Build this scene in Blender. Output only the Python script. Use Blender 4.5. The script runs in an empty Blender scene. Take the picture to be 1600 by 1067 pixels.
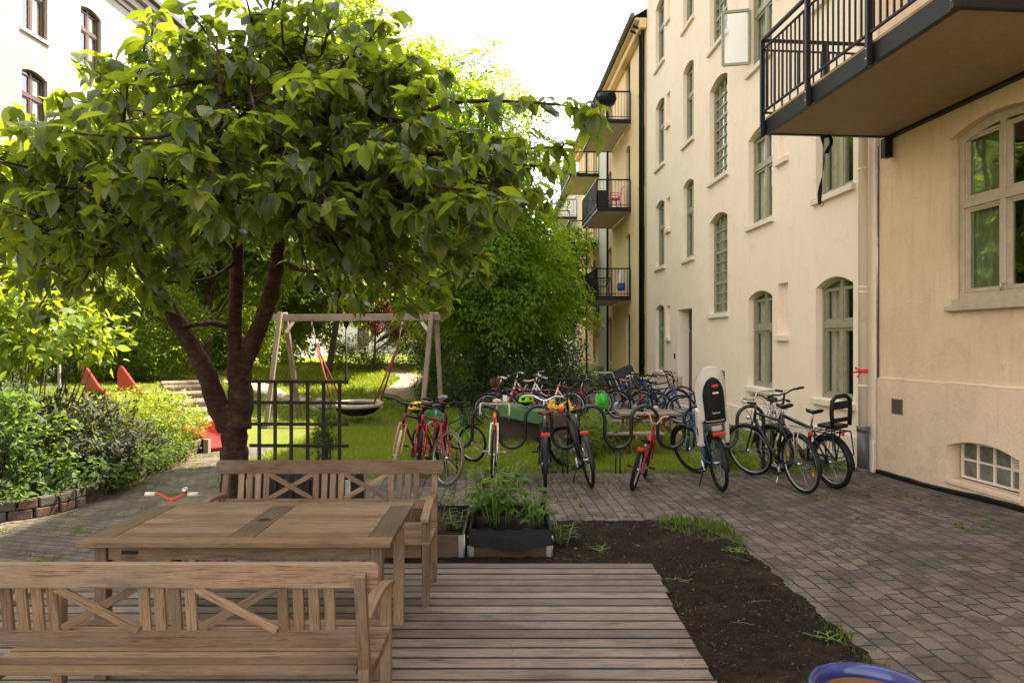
import bpy, math, random
import numpy as np
from mathutils import Vector, Matrix, Euler
R = math.radians
rnd = random.Random(7)
nrs = np.random.RandomState(11)
SC = bpy.context.scene
COL = SC.collection

# ---------------- camera, sky, sun, exposure ----------------
FP = 1067.0; CH = 1.85
cam = bpy.data.cameras.new("camera"); cam.sensor_width = 36; cam.lens = 24.0; cam.clip_start = .05; cam.clip_end = 2000
camo = bpy.data.objects.new("camera", cam); COL.objects.link(camo)
camo.location = (0, 0, CH); camo.rotation_euler = (R(90), 0, 0)
SC.camera = camo

SUN_AZ, SUN_EL = 58, 56
w = bpy.data.worlds.new("World"); SC.world = w; w.use_nodes = True
nt = w.node_tree; bg = nt.nodes['Background']
sky = nt.nodes.new('ShaderNodeTexSky'); sky.sky_type = 'NISHITA'; sky.sun_disc = False
sky.sun_elevation = R(SUN_EL); sky.sun_rotation = R(SUN_AZ); sky.air_density = 1.0; sky.dust_density = 1.6; sky.ozone_density = 1.0
hsv = nt.nodes.new('ShaderNodeHueSaturation'); hsv.inputs['Saturation'].default_value = .42
nt.links.new(sky.outputs[0], hsv.inputs['Color'])
wm = nt.nodes.new('ShaderNodeMix'); wm.data_type = 'RGBA'; wm.blend_type = 'MULTIPLY'; wm.inputs[0].default_value = 1
nt.links.new(hsv.outputs[0], wm.inputs[6]); wm.inputs[7].default_value = (1.0, .935, .84, 1)
nt.links.new(wm.outputs[2], bg.inputs['Color']); bg.inputs['Strength'].default_value = .15
sl = bpy.data.lights.new("sun", 'SUN'); sl.energy = 3.7; sl.angle = R(.6); sl.color = (1, .89, .70)
slo = bpy.data.objects.new("sun", sl); COL.objects.link(slo)
sd = Vector((math.sin(R(SUN_AZ))*math.cos(R(SUN_EL)), math.cos(R(SUN_AZ))*math.cos(R(SUN_EL)), math.sin(R(SUN_EL))))
slo.rotation_euler = sd.to_track_quat('Z', 'Y').to_euler(); slo.location = sd*60
SC.view_settings.view_transform = 'Standard'; SC.view_settings.look = 'None'
SC.view_settings.exposure = 2.5; SC.view_settings.gamma = 1.0
SC.render.engine = 'CYCLES'
SC.cycles.max_bounces = 8; SC.cycles.diffuse_bounces = 4; SC.cycles.glossy_bounces = 3
SC.cycles.transparent_max_bounces = 12; SC.cycles.transmission_bounces = 4
SC.cycles.use_denoising = True; SC.cycles.sample_clamp_indirect = 6

def P(px, py, Y):            # a photo position at distance Y as a point of the yard
    return Vector(((px-800)/FP*Y, Y, CH-(py-533.5)/FP*Y))
def G(px, py, z=0.0):
    Y = (CH-z)*FP/(py-533.5)
    return Vector(((px-800)/FP*Y, Y, z))

# ---------------- mesh helpers ----------------
Z = Vector((0, 0, 1))
class MB:
    def __init__(s): s.v = []; s.f = []; s.u = []; s.s = []
    def face(s, idx, uv=None, sm=False):
        s.f.append(tuple(idx)); s.u.append(uv or [(0, 0)]*len(idx)); s.s.append(sm)
    def quadv(s, pts, uv=None, sm=False):
        b = len(s.v); s.v += [tuple(p) for p in pts]; s.face(range(b, b+len(pts)), uv, sm)
    def box(s, c, d, M=None):
        c = Vector(c); b = len(s.v)
        ax = sorted(range(3), key=lambda i: -d[i]); ou, ov = rnd.random()*50, rnd.random()*50
        loc = []
        for k in (-1, 1):
            for j in (-1, 1):
                for i in (-1, 1):
                    l = Vector((i*d[0]/2, j*d[1]/2, k*d[2]/2)); loc.append(l)
                    p = (M @ l if M else l) + c; s.v.append(tuple(p))
        for q in ((0, 2, 3, 1), (4, 5, 7, 6), (0, 1, 5, 4), (2, 6, 7, 3), (0, 4, 6, 2), (1, 3, 7, 5)):
            n = (loc[q[1]]-loc[q[0]]).cross(loc[q[2]]-loc[q[1]]); na = max(range(3), key=lambda i: abs(n[i]))
            oth = [a for a in ax if a != na]
            s.face([b+i for i in q], [(loc[i][oth[0]]+ou, loc[i][oth[1]]+ov+(.37 if na == ax[2] else 0)) for i in q])
    def beam(s, p0, p1, w, h, up=Z):
        p0, p1 = Vector(p0), Vector(p1); d = p1-p0; L = d.length; d = d/L; up = Vector(up)
        if abs(d.dot(up)) > .98: up = Vector((0, 1, 0)) if abs(d.y) < .9 else Vector((1, 0, 0))
        sx = d.cross(up).normalized(); uz = sx.cross(d)
        M = Matrix((d, sx, uz)).transposed()
        s.box((p0+p1)/2, (L, w, h), M)
    def tube(s, pts, r, n=8, closed=False, cap=True, uvs=1.0):
        pts = [Vector(p) for p in pts]; m = len(pts)
        rr = r if isinstance(r, (list, tuple)) else [r]*m
        b = len(s.v); T = []
        for i in range(m):
            a = pts[i-1] if (i > 0 or closed) else pts[i]; c = pts[(i+1) % m] if (i < m-1 or closed) else pts[i]
            t = (c-a); T.append(t.normalized() if t.length > 1e-9 else Vector((0, 0, 1)))
        nrm = T[0].orthogonal().normalized(); L = 0; of = rnd.random()*20
        Ls = []
        for i in range(m):
            if i: L += (pts[i]-pts[i-1]).length; ax = T[i-1].cross(T[i])
            Ls.append(L)
            nrm = (nrm - T[i]*nrm.dot(T[i]))
            if nrm.length < 1e-6: nrm = T[i].orthogonal()
            nrm.normalize(); bn = T[i].cross(nrm)
            for k in range(n):
                a = 2*math.pi*k/n
                s.v.append(tuple(pts[i]+(nrm*math.cos(a)+bn*math.sin(a))*rr[i]))
        for i in range(m if closed else m-1):
            j = (i+1) % m
            for k in range(n):
                k2 = (k+1) % n; u0 = Ls[i]*uvs+of; u1 = (Ls[j] if j else L+(pts[0]-pts[-1]).length)*uvs+of; c = 2*math.pi*rr[i]*uvs/n
                s.face((b+i*n+k, b+i*n+k2, b+j*n+k2, b+j*n+k), [(u0, k*c), (u0, (k+1)*c), (u1, (k+1)*c), (u1, k*c)], True)
        if cap and not closed:
            s.face([b+k for k in range(n)][::-1]); s.face([b+(m-1)*n+k for k in range(n)])
    def lathe(s, prof, c=(0, 0, 0), n=24, M=None, cap=False):
        c = Vector(c); b = len(s.v); m = len(prof)
        for (r, z) in prof:
            for k in range(n):
                a = 2*math.pi*k/n; p = Vector((r*math.cos(a), r*math.sin(a), z))
                s.v.append(tuple((M @ p if M else p)+c))
        for i in range(m-1):
            for k in range(n):
                k2 = (k+1) % n
                s.face((b+i*n+k, b+i*n+k2, b+(i+1)*n+k2, b+(i+1)*n+k), [(k/n, i/m), ((k+1)/n, i/m), ((k+1)/n, (i+1)/m), (k/n, (i+1)/m)], True)
        if cap: s.face([b+k for k in range(n)][::-1]); s.face([b+(m-1)*n+k for k in range(n)])
    def prism(s, outline, th, M):      # outline in local xy, extruded along local z by th (centred)
        n = len(outline); b = len(s.v)
        for zz in (-th/2, th/2):
            for (x, y) in outline: s.v.append(tuple(M @ Vector((x, y, zz))))
        ou = rnd.random()*30
        s.face([b+k for k in range(n)][::-1], [(outline[k][0]+ou, outline[k][1]) for k in range(n)][::-1])
        s.face([b+n+k for k in range(n)], [(outline[k][0]+ou, outline[k][1]) for k in range(n)])
        for k in range(n):
            k2 = (k+1) % n; s.face((b+k, b+k2, b+n+k2, b+n+k), [(k*.05+ou, 0), (k*.05+.05+ou, 0), (k*.05+.05+ou, th), (k*.05+ou, th)])
    def xf(s, M, i0=0):
        for i in range(i0, len(s.v)): s.v[i] = tuple(M @ Vector(s.v[i]))
    def sph(s, c, r, n=10, m=7, M=None):
        r = r if isinstance(r, (tuple, list)) else (r, r, r)
        M2 = Matrix.Diagonal(Vector(r)); M3 = (M.to_3x3() @ M2) if M else M2
        s.lathe([(max(1e-4, math.sin(math.pi*i/m)), -math.cos(math.pi*i/m)) for i in range(m+1)], c, n, M3)
    def data(s, name, mat, M=None):
        me = bpy.data.meshes.new(name)
        V = np.array(s.v, dtype=np.float64).reshape(-1, 3)
        if M is not None:
            A = np.array(M); V = V @ A[:3, :3].T + A[:3, 3]
        me.from_pydata(V.tolist(), [], s.f)
        uvl = me.uv_layers.new(name="UVMap"); flat = [c for f in s.u for p in f for c in p]
        uvl.data.foreach_set('uv', flat); me.polygons.foreach_set('use_smooth', s.s)
        me.materials.append(mat); me.update(); return me
    def build(s, name, mat, parent=None, bevel=0, world=True, **k):
        M = mw(parent).inverted() if (parent and world) else None
        o = bpy.data.objects.new(name, s.data(name, mat, M)); COL.objects.link(o)
        if parent: o.parent = parent
        if bevel:
            bm = o.modifiers.new('bevel', 'BEVEL'); bm.width = bevel; bm.segments = 2; bm.limit_method = 'ANGLE'; bm.angle_limit = R(40)
        tag(o, **k); return o

def mw(o):
    M = Matrix.Identity(4)
    while o: M = o.matrix_basis @ M; o = o.parent
    return M
def tag(o, label=None, cat=None, group=None, kind=None):
    if label: o['label'] = label
    if cat: o['category'] = cat
    if group: o['group'] = group
    if kind: o['kind'] = kind
    return o
def thing(name, label, cat, loc=(0, 0, 0), rotz=0, group=None):
    o = bpy.data.objects.new(name, None); COL.objects.link(o); o.empty_display_size = .2
    o.location = loc; o.rotation_euler = (0, 0, rotz); return tag(o, label, cat, group)
def mesh_np(name, V, F, mat, parent=None, uv=None, rv=None, smooth=False, **k):
    """V (n,3); F (m,k) with constant k; uv per vertex (n,2); rv per vertex random"""
    me = bpy.data.meshes.new(name); n = len(V); m, q = F.shape
    if parent is not None:
        A = np.array(mw(parent).inverted()); V = V @ A[:3, :3].T + A[:3, 3]
    me.vertices.add(n); me.vertices.foreach_set('co', np.ascontiguousarray(V, dtype=np.float32).ravel())
    me.loops.add(m*q); me.loops.foreach_set('vertex_index', F.astype(np.int32).ravel())
    me.polygons.add(m); me.polygons.foreach_set('loop_start', (np.arange(m)*q).astype(np.int32))
    me.polygons.foreach_set('loop_total', np.full(m, q, dtype=np.int32))
    me.polygons.foreach_set('use_smooth', np.full(m, smooth))
    me.update(calc_edges=True)
    if uv is not None:
        l = me.uv_layers.new(name='UVMap'); l.data.foreach_set('uv', uv[F.ravel()].astype(np.float32).ravel())
    if rv is not None:
        a = me.attributes.new('rv', 'FLOAT', 'POINT'); a.data.foreach_set('value', rv.astype(np.float32))
    me.materials.append(mat); me.validate()
    o = bpy.data.objects.new(name, me); COL.objects.link(o)
    if parent is not None: o.parent = parent
    return tag(o, **k)

# ---------------- materials ----------------
class N:
    def __init__(s, name):
        s.m = bpy.data.materials.new(name); s.m.use_nodes = True; s.t = s.m.node_tree
        s.p = s.t.nodes['Principled BSDF']; s.out = s.t.nodes['Material Output']
    def n(s, typ, **k):
        x = s.t.nodes.new('ShaderNode'+typ)
        for a, b in k.items():
            if a.startswith('i_'): x.inputs[a[2:].replace('_', ' ')].default_value = b
            else: setattr(x, a, b)
        return x
    def l(s, a, b): s.t.links.new(a, b)
    def coord(s, kind='Object', scale=(1, 1, 1), rot=(0, 0, 0)):
        tc = s.n('TexCoord'); mp = s.n('Mapping'); mp.inputs['Scale'].default_value = scale; mp.inputs['Rotation'].default_value = rot
        s.l(tc.outputs[kind], mp.inputs[0]); return mp.outputs[0]
    def pos(s, scale=(1, 1, 1), rot=(0, 0, 0)):
        g = s.n('NewGeometry'); mp = s.n('Mapping'); mp.inputs['Scale'].default_value = scale; mp.inputs['Rotation'].default_value = rot
        s.l(g.outputs['Position'], mp.inputs[0]); return mp.outputs[0]
    def noise(s, vec, scale, det=4, rough=.55, dist=0):
        x = s.n('TexNoise'); x.inputs['Scale'].default_value = scale; x.inputs['Detail'].default_value = det
        x.inputs['Roughness'].default_value = rough; x.inputs['Distortion'].default_value = dist
        s.l(vec, x.inputs['Vector']); return x.outputs['Fac']
    def ramp(s, fac, stops):
        x = s.n('ValToRGB'); e = x.color_ramp.elements
        while len(e) < len(stops): e.new(.5)
        for i, (p, c) in enumerate(stops):
            e[i].position = p; e[i].color = (*c, 1) if len(c) == 3 else c
        s.l(fac, x.inputs[0]); return x.outputs[0]
    def mix(s, a, b, f, mode='MIX'):
        x = s.n('Mix'); x.data_type = 'RGBA'; x.blend_type = mode
        for v, i in ((f, 0), (a, 6), (b, 7)):
            if hasattr(v, 'links') or hasattr(v, 'is_linked'): s.l(v, x.inputs[i])
            else: x.inputs[i].default_value = v if i == 0 else ((*v, 1) if len(v) == 3 else v)
        return x.outputs[2]
    def math(s, op, a, b=0):
        x = s.n('Math', operation=op)
        for v, i in ((a, 0), (b, 1)):
            if hasattr(v, 'is_linked'): s.l(v, x.inputs[i])
            else: x.inputs[i].default_value = v
        return x.outputs[0]
    def bump(s, h, dist=.01, st=1, prev=None):
        x = s.n('Bump'); x.inputs['Distance'].default_value = dist; x.inputs['Strength'].default_value = st
        s.l(h, x.inputs['Height'])
        if prev: s.l(prev, x.inputs['Normal'])
        return x.outputs[0]
    def fin(s, col=None, rough=None, nrm=None, metal=None, spec=None):
        for v, k in ((col, 'Base Color'), (rough, 'Roughness'), (nrm, 'Normal'), (metal, 'Metallic'), (spec, 'Specular IOR Level')):
            if v is None: continue
            if hasattr(v, 'is_linked'): s.l(v, s.p.inputs[k])
            else: s.p.inputs[k].default_value = (*v, 1) if isinstance(v, tuple) and len(v) == 3 else v
        return s.m
_sc = {}
def flat(name, col, rough=.5, metal=0, var=.12, bump=0, spec=.5):
    k = (name, col)
    if k in _sc: return _sc[k]
    if max(col) < .06 and metal < .5: col = tuple(x*.38 for x in col); spec = .5 if rough < .35 else .25
    a = N(name); f = a.noise(a.coord('Object'), 9, 5, .6)
    c = a.ramp(f, [(.3, tuple(x*(1-var) for x in col)), (.7, tuple(min(1, x*(1+var)) for x in col))])
    f2 = a.noise(a.coord('Object'), 60, 3)
    rr = a.math('MULTIPLY_ADD', f2, .25); a.t.nodes[-1].inputs[2].default_value = max(0, rough-.12)
    _sc[k] = a.fin(c, rr, a.bump(f2, bump) if bump else None, metal, spec); return _sc[k]
def wood(name, ramp, rough=.7, grain=1.0, blotch=.35, dark=(.1, .07, .05), bump=.0015, green=0, knots=True, edge=False):
    a = N(name); uv = a.coord('UV', (1.2, 22*grain, 1)); uv0 = a.coord('UV', (1.0, 9, 1))
    g1 = a.noise(uv, 4.2, 10, .74, .8); g2 = a.noise(a.coord('UV', (2.5, 120*grain, 1)), 2, 4, .7)
    lo = a.noise(a.coord('UV', (.9, 5, 1)), 1.7, 4, .6, .5)
    f = a.math('ADD', a.math('MULTIPLY', g1, .6), a.math('MULTIPLY', g2, .4))
    c = a.ramp(f, ramp)
    c = a.mix(c, dark, a.math('MULTIPLY', a.ramp(lo, [(.52, (0, 0, 0)), (.75, (1, 1, 1))]), blotch))
    fine = a.noise(a.pos(), 2.2, 5, .6)
    oi = a.n('ObjectInfo'); rr_ = oi.outputs['Random']
    c = a.mix(c, a.mix(c, (.50, .45, .42), 1, 'MULTIPLY'), rr_)
    gy = a.noise(a.coord('UV', (.7, 3, 1)), 2.6, 5, .65); lum = tuple([sum(ramp[1][1])/3*1.05, sum(ramp[1][1])/3, sum(ramp[1][1])/3*.93])
    c = a.mix(c, lum, a.math('MULTIPLY', a.ramp(gy, [(.42, (0, 0, 0)), (.66, (1, 1, 1))]), .32))
    c = a.mix(c, a.mix(c, (.62, .62, .62), 1, 'MULTIPLY'), a.ramp(fine, [(.5, (0, 0, 0)), (.72, (1, 1, 1))]))
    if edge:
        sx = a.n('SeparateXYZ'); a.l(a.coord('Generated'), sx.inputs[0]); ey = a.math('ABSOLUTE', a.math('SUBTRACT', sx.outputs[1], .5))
        c = a.mix(c, tuple(x*.35 for x in dark), a.ramp(ey, [(.43, (0, 0, 0)), (.492, (.8, .8, .8))]))  # long board edges painted dark, standing in for shade in the gaps
    if knots:
        v = a.n('TexVoronoi'); v.inputs['Scale'].default_value = 1.0; a.l(a.coord('UV', (2.2, 9, 1)), v.inputs['Vector'])
        kn = a.ramp(v.outputs['Distance'], [(.05, (1, 1, 1)), (.15, (0, 0, 0))])
        c = a.mix(c, tuple(x*.55 for x in dark), a.math('MULTIPLY', kn, .75))
    if green:
        m = a.noise(a.pos(), 5, 5, .7); c = a.mix(c, (.10, .12, .04), a.math('MULTIPLY', a.ramp(m, [(.5, (0, 0, 0)), (.7, (1, 1, 1))]), green))
    return a.fin(c, rough, a.bump(f, bump*2), 0, .3)
M = {}
M['teak'] = wood('weathered_teak', [(.39, (.05, .024, .012)), (.45, (.235, .135, .070)), (.53, (.38, .245, .145)), (.62, (.12, .062, .032))], .6, 1, .75, (.12, .065, .035), .002)
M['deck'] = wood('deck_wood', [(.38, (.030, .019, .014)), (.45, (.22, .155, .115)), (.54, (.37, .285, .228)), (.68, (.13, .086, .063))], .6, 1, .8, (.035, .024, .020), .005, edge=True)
M['darkwood'] = wood('dark_stained_wood', [(.38, (.010, .006, .004)), (.54, (.035, .021, .014)), (.66, (.018, .011, .007))], .75, 1, .3, (.02, .012, .01))
M['greywood'] = wood('weathered_post_wood', [(.3, (.15, .11, .075)), (.5, (.30, .23, .17)), (.7, (.38, .31, .24))], .8, 1, .4, (.13, .09, .06), .002, .25)
M['planterwood'] = wood('planter_wood', [(.38, (.035, .022, .013)), (.54, (.11, .070, .042)), (.66, (.06, .038, .023))], .8, 1, .5, (.07, .045, .03))
M['picnic'] = wood('stained_picnic_wood', [(.3, (.22, .12, .03)), (.55, (.42, .25, .08)), (.75, (.30, .17, .05))], .7, 1, .3, (.1, .06, .03))
def plaster(name, c0, c1, stain, bumpd=.004, scale=30, damp=None, wave=0):
    a = N(name); p = a.pos()
    big = a.noise(p, .9, 6, .6, .3); fine = a.noise(p, scale, 6, .7); mid = a.noise(p, 5, 5, .6)
    c = a.mix(c0, c1, a.ramp(big, [(.35, (0, 0, 0)), (.65, (1, 1, 1))]))
    streak = a.noise(a.pos((3, 3, .35)), 2.5, 6, .65)
    c = a.mix(c, stain, a.math('MULTIPLY', a.ramp(streak, [(.52, (0, 0, 0)), (.78, (1, 1, 1))]), .45))
    c = a.mix(c, tuple(x*.78 for x in c1), a.math('MULTIPLY', a.ramp(a.noise(p, 2.6, 8, .75, .8), [(.54, (0, 0, 0)), (.66, (1, 1, 1))]), .38))
    c = a.mix(c, tuple(x*.8 for x in c0), a.math('MULTIPLY', a.ramp(fine, [(.55, (0, 0, 0)), (.7, (1, 1, 1))]), .3))
    h = a.math('ADD', fine, a.math('MULTIPLY', mid, 1.2+wave))
    return a.fin(c, .9, a.bump(h, bumpd), 0, .2)
M['cream'] = plaster('smooth_cream_plaster', (.90, .735, .58), (.87, .70, .545), (.79, .63, .47), .0012, 60)
M['beige'] = plaster('rough_beige_plaster', (.77, .56, .36), (.65, .465, .295), (.46, .33, .21), .010, 28)
M['beigelow'] = plaster('rough_pale_plaster', (.76, .56, .385), (.66, .485, .325), (.50, .37, .25), .009, 24, wave=1)
M['plinthcream'] = plaster('plinth_plaster', (.80, .67, .52), (.76, .63, .48), (.6, .5, .4), .002, 50)
M['yellow'] = plaster('yellow_plaster', (.86, .62, .34), (.80, .58, .33), (.6, .46, .3), .002, 40)
M['green_plinth'] = plaster('olive_plinth_paint', (.36, .40, .13), (.32, .36, .13), (.2, .22, .1), .002, 40)
M['greyplaster'] = plaster('pale_grey_plaster', (.74, .70, .58), (.68, .66, .58), (.5, .48, .42), .002, 40)
M['leftwall'] = plaster('old_pale_plaster', (.29, .268, .25), (.26, .24, .222), (.20, .178, .158), .006, 16, wave=1.5)
M['sill'] = plaster('sill_cement', (.80, .68, .56), (.74, .62, .5), (.55, .47, .4), .002, 40)
M['greensash'] = flat('olive_grey_window_paint', (.30, .275, .18), .5)
M['beigesash'] = flat('beige_window_paint', (.46, .36, .26), .5)
M['brownsash'] = flat('brown_window_paint', (.07, .035, .025), .5)
M['darkgreensash'] = flat('dark_green_window_paint', (.05, .08, .06), .5)
M['interior'] = flat('room_wall', (.16, .14, .12), .9)
M['curtain'] = flat('curtain_cloth', (.62, .56, .46), .9, var=.2)
M['blackmetal'] = flat('black_brown_steel', (.022, .017, .016), .45, 0, bump=.0003)
M['galv'] = flat('galvanised_steel', (.42, .40, .38), .4, .8, .2)
M['concrete'] = flat('concrete', (.34, .30, .26), .9, 0, .2, .004)
M['tar'] = flat('bitumen_flashing', (.018, .016, .015), .5, 0, .2, .003)
M['soffit'] = flat('painted_soffit_board', (.30, .205, .125), .7, 0, .08)
M['soffit2'] = flat('olive_soffit_planks', (.50, .46, .24), .7, 0, .1)
M['soffit3'] = flat('pale_soffit_planks', (.55, .47, .35), .7, 0, .1)
M['roof'] = flat('dark_roof_tiles', (.06, .055, .055), .7, 0, .3, .01)
M['roofred'] = flat('roof_metal', (.14, .13, .13), .6)
def glass(name, tint=(.55, .6, .5), refl=.25, rough=.02):
    a = N(name); a.t.nodes.remove(a.p)
    tr = a.n('BsdfTransparent'); tr.inputs[0].default_value = (*tint, 1)
    gl = a.n('BsdfGlossy'); gl.inputs['Roughness'].default_value = rough; gl.inputs[0].default_value = (.9, .92, .9, 1)
    nz = a.noise(a.pos(), 1.3, 2); a.l(a.bump(nz, .02, .3), gl.inputs['Normal'])
    fr = a.n('LayerWeight'); fr.inputs[0].default_value = .5
    f = a.math('MULTIPLY_ADD', a.math('POWER', fr.outputs['Facing'], 4), .75); a.t.nodes[-1].inputs[2].default_value = refl
    ms = a.n('MixShader'); a.l(f, ms.inputs[0]); a.l(tr.outputs[0], ms.inputs[1]); a.l(gl.outputs[0], ms.inputs[2]); a.l(ms.outputs[0], a.out.inputs[0])
    return a.m
M['glass'] = glass('window_glass', (.80, .84, .74), .16)
M['glassblock'] = flat('glass_block', (.12, .13, .09), .12, 0, .5, .02, .9)
M['glassblock'].node_tree.nodes['Principled BSDF'].inputs['Roughness'].default_value = .12

def pavers(name, rot, scale, c1, c2, mort, rowh, brw, off=.5, greenamt=.4):
    a = N(name); p = a.pos((1, 1, 1), (0, 0, rot))
    warp = a.n('VectorMath', operation='SCALE'); nz = a.n('TexNoise'); nz.inputs['Scale'].default_value = 1.2; nz.inputs['Detail'].default_value = 3
    a.l(p, nz.inputs['Vector']); sub = a.n('VectorMath', operation='SUBTRACT'); a.l(nz.outputs['Color'], sub.inputs[0]); sub.inputs[1].default_value = (.5, .5, .5)
    a.l(sub.outputs[0], warp.inputs[0]); warp.inputs['Scale'].default_value = .07
    ad = a.n('VectorMath', operation='ADD'); a.l(p, ad.inputs[0]); a.l(warp.outputs[0], ad.inputs[1])
    nz2 = a.n('TexNoise'); nz2.inputs['Scale'].default_value = 14; a.l(p, nz2.inputs['Vector'])
    w2 = a.n('VectorMath', operation='SCALE'); s2 = a.n('VectorMath', operation='SUBTRACT'); a.l(nz2.outputs['Color'], s2.inputs[0]); s2.inputs[1].default_value = (.5, .5, .5)
    a.l(s2.outputs[0], w2.inputs[0]); w2.inputs['Scale'].default_value = .02
    ad2 = a.n('VectorMath', operation='ADD'); a.l(ad.outputs[0], ad2.inputs[0]); a.l(w2.outputs[0], ad2.inputs[1])
    br = a.n('TexBrick'); a.l(ad2.outputs[0], br.inputs['Vector']); br.offset = off
    br.inputs['Scale'].default_value = 1; br.inputs['Mortar Size'].default_value = .0085; br.inputs['Mortar Smooth'].default_value = .5
    br.inputs['Brick Width'].default_value = brw; br.inputs['Row Height'].default_value = rowh; br.inputs['Bias'].default_value = 0
    br.inputs['Color1'].default_value = (*c1, 1); br.inputs['Color2'].default_value = (*c2, 1); br.inputs['Mortar'].default_value = (*mort, 1)
    fine = a.noise(p, 90, 4, .8); big = a.noise(p, .8, 5, .6); mid = a.noise(p, 7, 5, .7)
    c = br.outputs['Color']; wb = a.noise(p, .55, 3, .5)
    vv = a.n('TexVoronoi'); vv.inputs['Scale'].default_value = 5.2; a.l(ad2.outputs[0], vv.inputs['Vector'])
    tint = a.n('SeparateColor'); a.l(vv.outputs['Color'], tint.inputs[0])
    redd = a.math('MULTIPLY', a.ramp(tint.outputs[0], [(.55, (0, 0, 0)), (.6, (1, 1, 1))]), a.ramp(wb, [(.45, (.15, .15, .15)), (.6, (.6, .6, .6))]))
    lit = a.mix(c, (.17, .118, .088), redd); lit = a.mix(lit, (.6, .6, .6), a.ramp(tint.outputs[1], [(.3, (1, 1, 1)), (.7, (0, 0, 0))]), 'MULTIPLY')
    spk = a.ramp(a.noise(p, 260, 2, .5), [(.62, (0, 0, 0)), (.72, (1, 1, 1))])
    c = a.mix(lit, (.55, .55, .55), a.math('MULTIPLY', a.ramp(fine, [(.4, (0, 0, 0)), (.7, (1, 1, 1))]), .6), 'MULTIPLY')
    c = a.mix(c, (.45, .42, .40), a.math('MULTIPLY', a.ramp(big, [(.4, (0, 0, 0)), (.7, (1, 1, 1))]), .5), 'MULTIPLY')
    c = a.mix(c, (.40, .38, .34), a.math('MULTIPLY', a.ramp(mid, [(.5, (0, 0, 0)), (.75, (1, 1, 1))]), .55), 'MULTIPLY')
    c = a.mix(c, (.42, .37, .32), a.math('MULTIPLY', spk, .5))
    grm = a.noise(p, 1.1, 4, .6)
    c = a.mix(c, (.07, .085, .02), a.math('MULTIPLY', a.math('MULTIPLY', br.outputs['Fac'], a.ramp(grm, [(.42, (0, 0, 0)), (.6, (1, 1, 1))])), greenamt))
    h = a.math('SUBTRACT', a.math('MULTIPLY', fine, .12), a.math('MULTIPLY', br.outputs['Fac'], 1.0))
    h = a.math('ADD', h, a.math('MULTIPLY', mid, .4))
    return a.fin(c, .82, a.bump(h, .011), 0, .35)
M['pave'] = pavers('concrete_pavers', R(87), 1, (.125, .095, .074), (.19, .148, .116), (.014, .011, .008), .135, .175)
M['pave2'] = pavers('worn_path_pavers', R(14), 1, (.105, .086, .067), (.155, .126, .098), (.025, .022, .015), .10, .145, .5, .8)
def ground_mat():
    a = N('lawn_soil'); p = a.pos()
    f = a.noise(p, 1.1, 6, .65); g = a.noise(p, 30, 5, .7)
    c = a.ramp(f, [(.40, (.13, .17, .025)), (.54, (.16, .18, .03)), (.64, (.16, .13, .05)), (.75, (.16, .115, .065))])
    c = a.mix(c, (.4, .4, .4), a.ramp(g, [(.4, (0, 0, 0)), (.7, (1, 1, 1))]), 'MULTIPLY')
    return a.fin(c, .95, a.bump(g, .02), 0, .1)
M['ground'] = ground_mat()
def soil_mat(name, c0, c1):
    a = N(name); p = a.pos(); f = a.noise(p, 12, 8, .75); g = a.noise(p, 80, 5, .8)
    v = a.n('TexVoronoi'); v.inputs['Scale'].default_value = 45; a.l(p, v.inputs['Vector'])
    c = a.ramp(f, [(.3, tuple(x*.6 for x in c0)), (.5, c0), (.72, c1)])
    c = a.mix(c, tuple(x*1.5 for x in c1), a.ramp(a.noise(p, 2.0, 5, .7), [(.5, (0, 0, 0)), (.75, (.7, .7, .7))]))
    c = a.mix(c, (.3, .22, .15), a.math('MULTIPLY', a.ramp(g, [(.66, (0, 0, 0)), (.74, (1, 1, 1))]), .5))
    h = a.math('ADD', f, a.math('MULTIPLY', v.outputs['Distance'], .5))
    return a.fin(c, .95, a.bump(h, .03), 0, .15)
M['soil'] = soil_mat('dark_soil', (.014, .009, .006), (.040, .026, .016))
M['sand'] = soil_mat('sandy_path', (.32, .25, .18), (.42, .34, .26))
M['gravel'] = soil_mat('grey_gravel', (.16, .14, .125), (.26, .23, .21))

# ---------------- ground ----------------
def sm(a, b, x):
    t = np.clip((x-a)/(b-a), 0, 1); return t*t*(3-2*t)
def gh(x, y):
    x = np.asarray(x, float); y = np.asarray(y, float)
    h = .08*sm(2.2, 4.8, x)*sm(9.3, 6.5, y)
    lawn = np.where(x < -4.4, sm(18.45, 18.6, y)*.33, sm(17.2, 22, y)*.33) + .42*sm(19, 30, y)
    h = h + lawn*sm(1.2, -1.8, x)
    bed = (.16*sm(-5.28, -5.36, x) + .62*sm(-5.4, -8.5, x))*sm(6.8, 8.0, y+(x+5.3)*-.35)
    h = np.maximum(h, bed*np.where(y < 12.2, 1, 1))
    return h
def ghs(x, y): return float(gh(x, y))
def grid(name, xs, ys, mat, dz=0, zf=None, **k):
    X, Yy = np.meshgrid(xs, ys); H = gh(X, Yy)+dz
    if zf is not None: H = H+zf(X, Yy)
    V = np.stack([X.ravel(), Yy.ravel(), H.ravel()], 1); nx, ny = len(xs), len(ys)
    i = np.arange(nx-1)[None, :]+np.arange(ny-1)[:, None]*nx
    F = np.stack([i, i+1, i+nx+1, i+nx], -1).reshape(-1, 4)
    return mesh_np(name, V, F, mat, smooth=True, **k)
def ax(a, b, st): return np.linspace(a, b, max(2, int(round((b-a)/st))+1))
gx = np.concatenate([[-400, -150, -60, -35], ax(-24, 8, .16), [20, 60, 150, 400]])
gy = np.concatenate([[-400, -120, -40, -12], ax(-3, 36, .2), [45, 60, 90, 150, 400]])
grid('ground', gx, gy, M['ground'], kind='structure')
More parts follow.
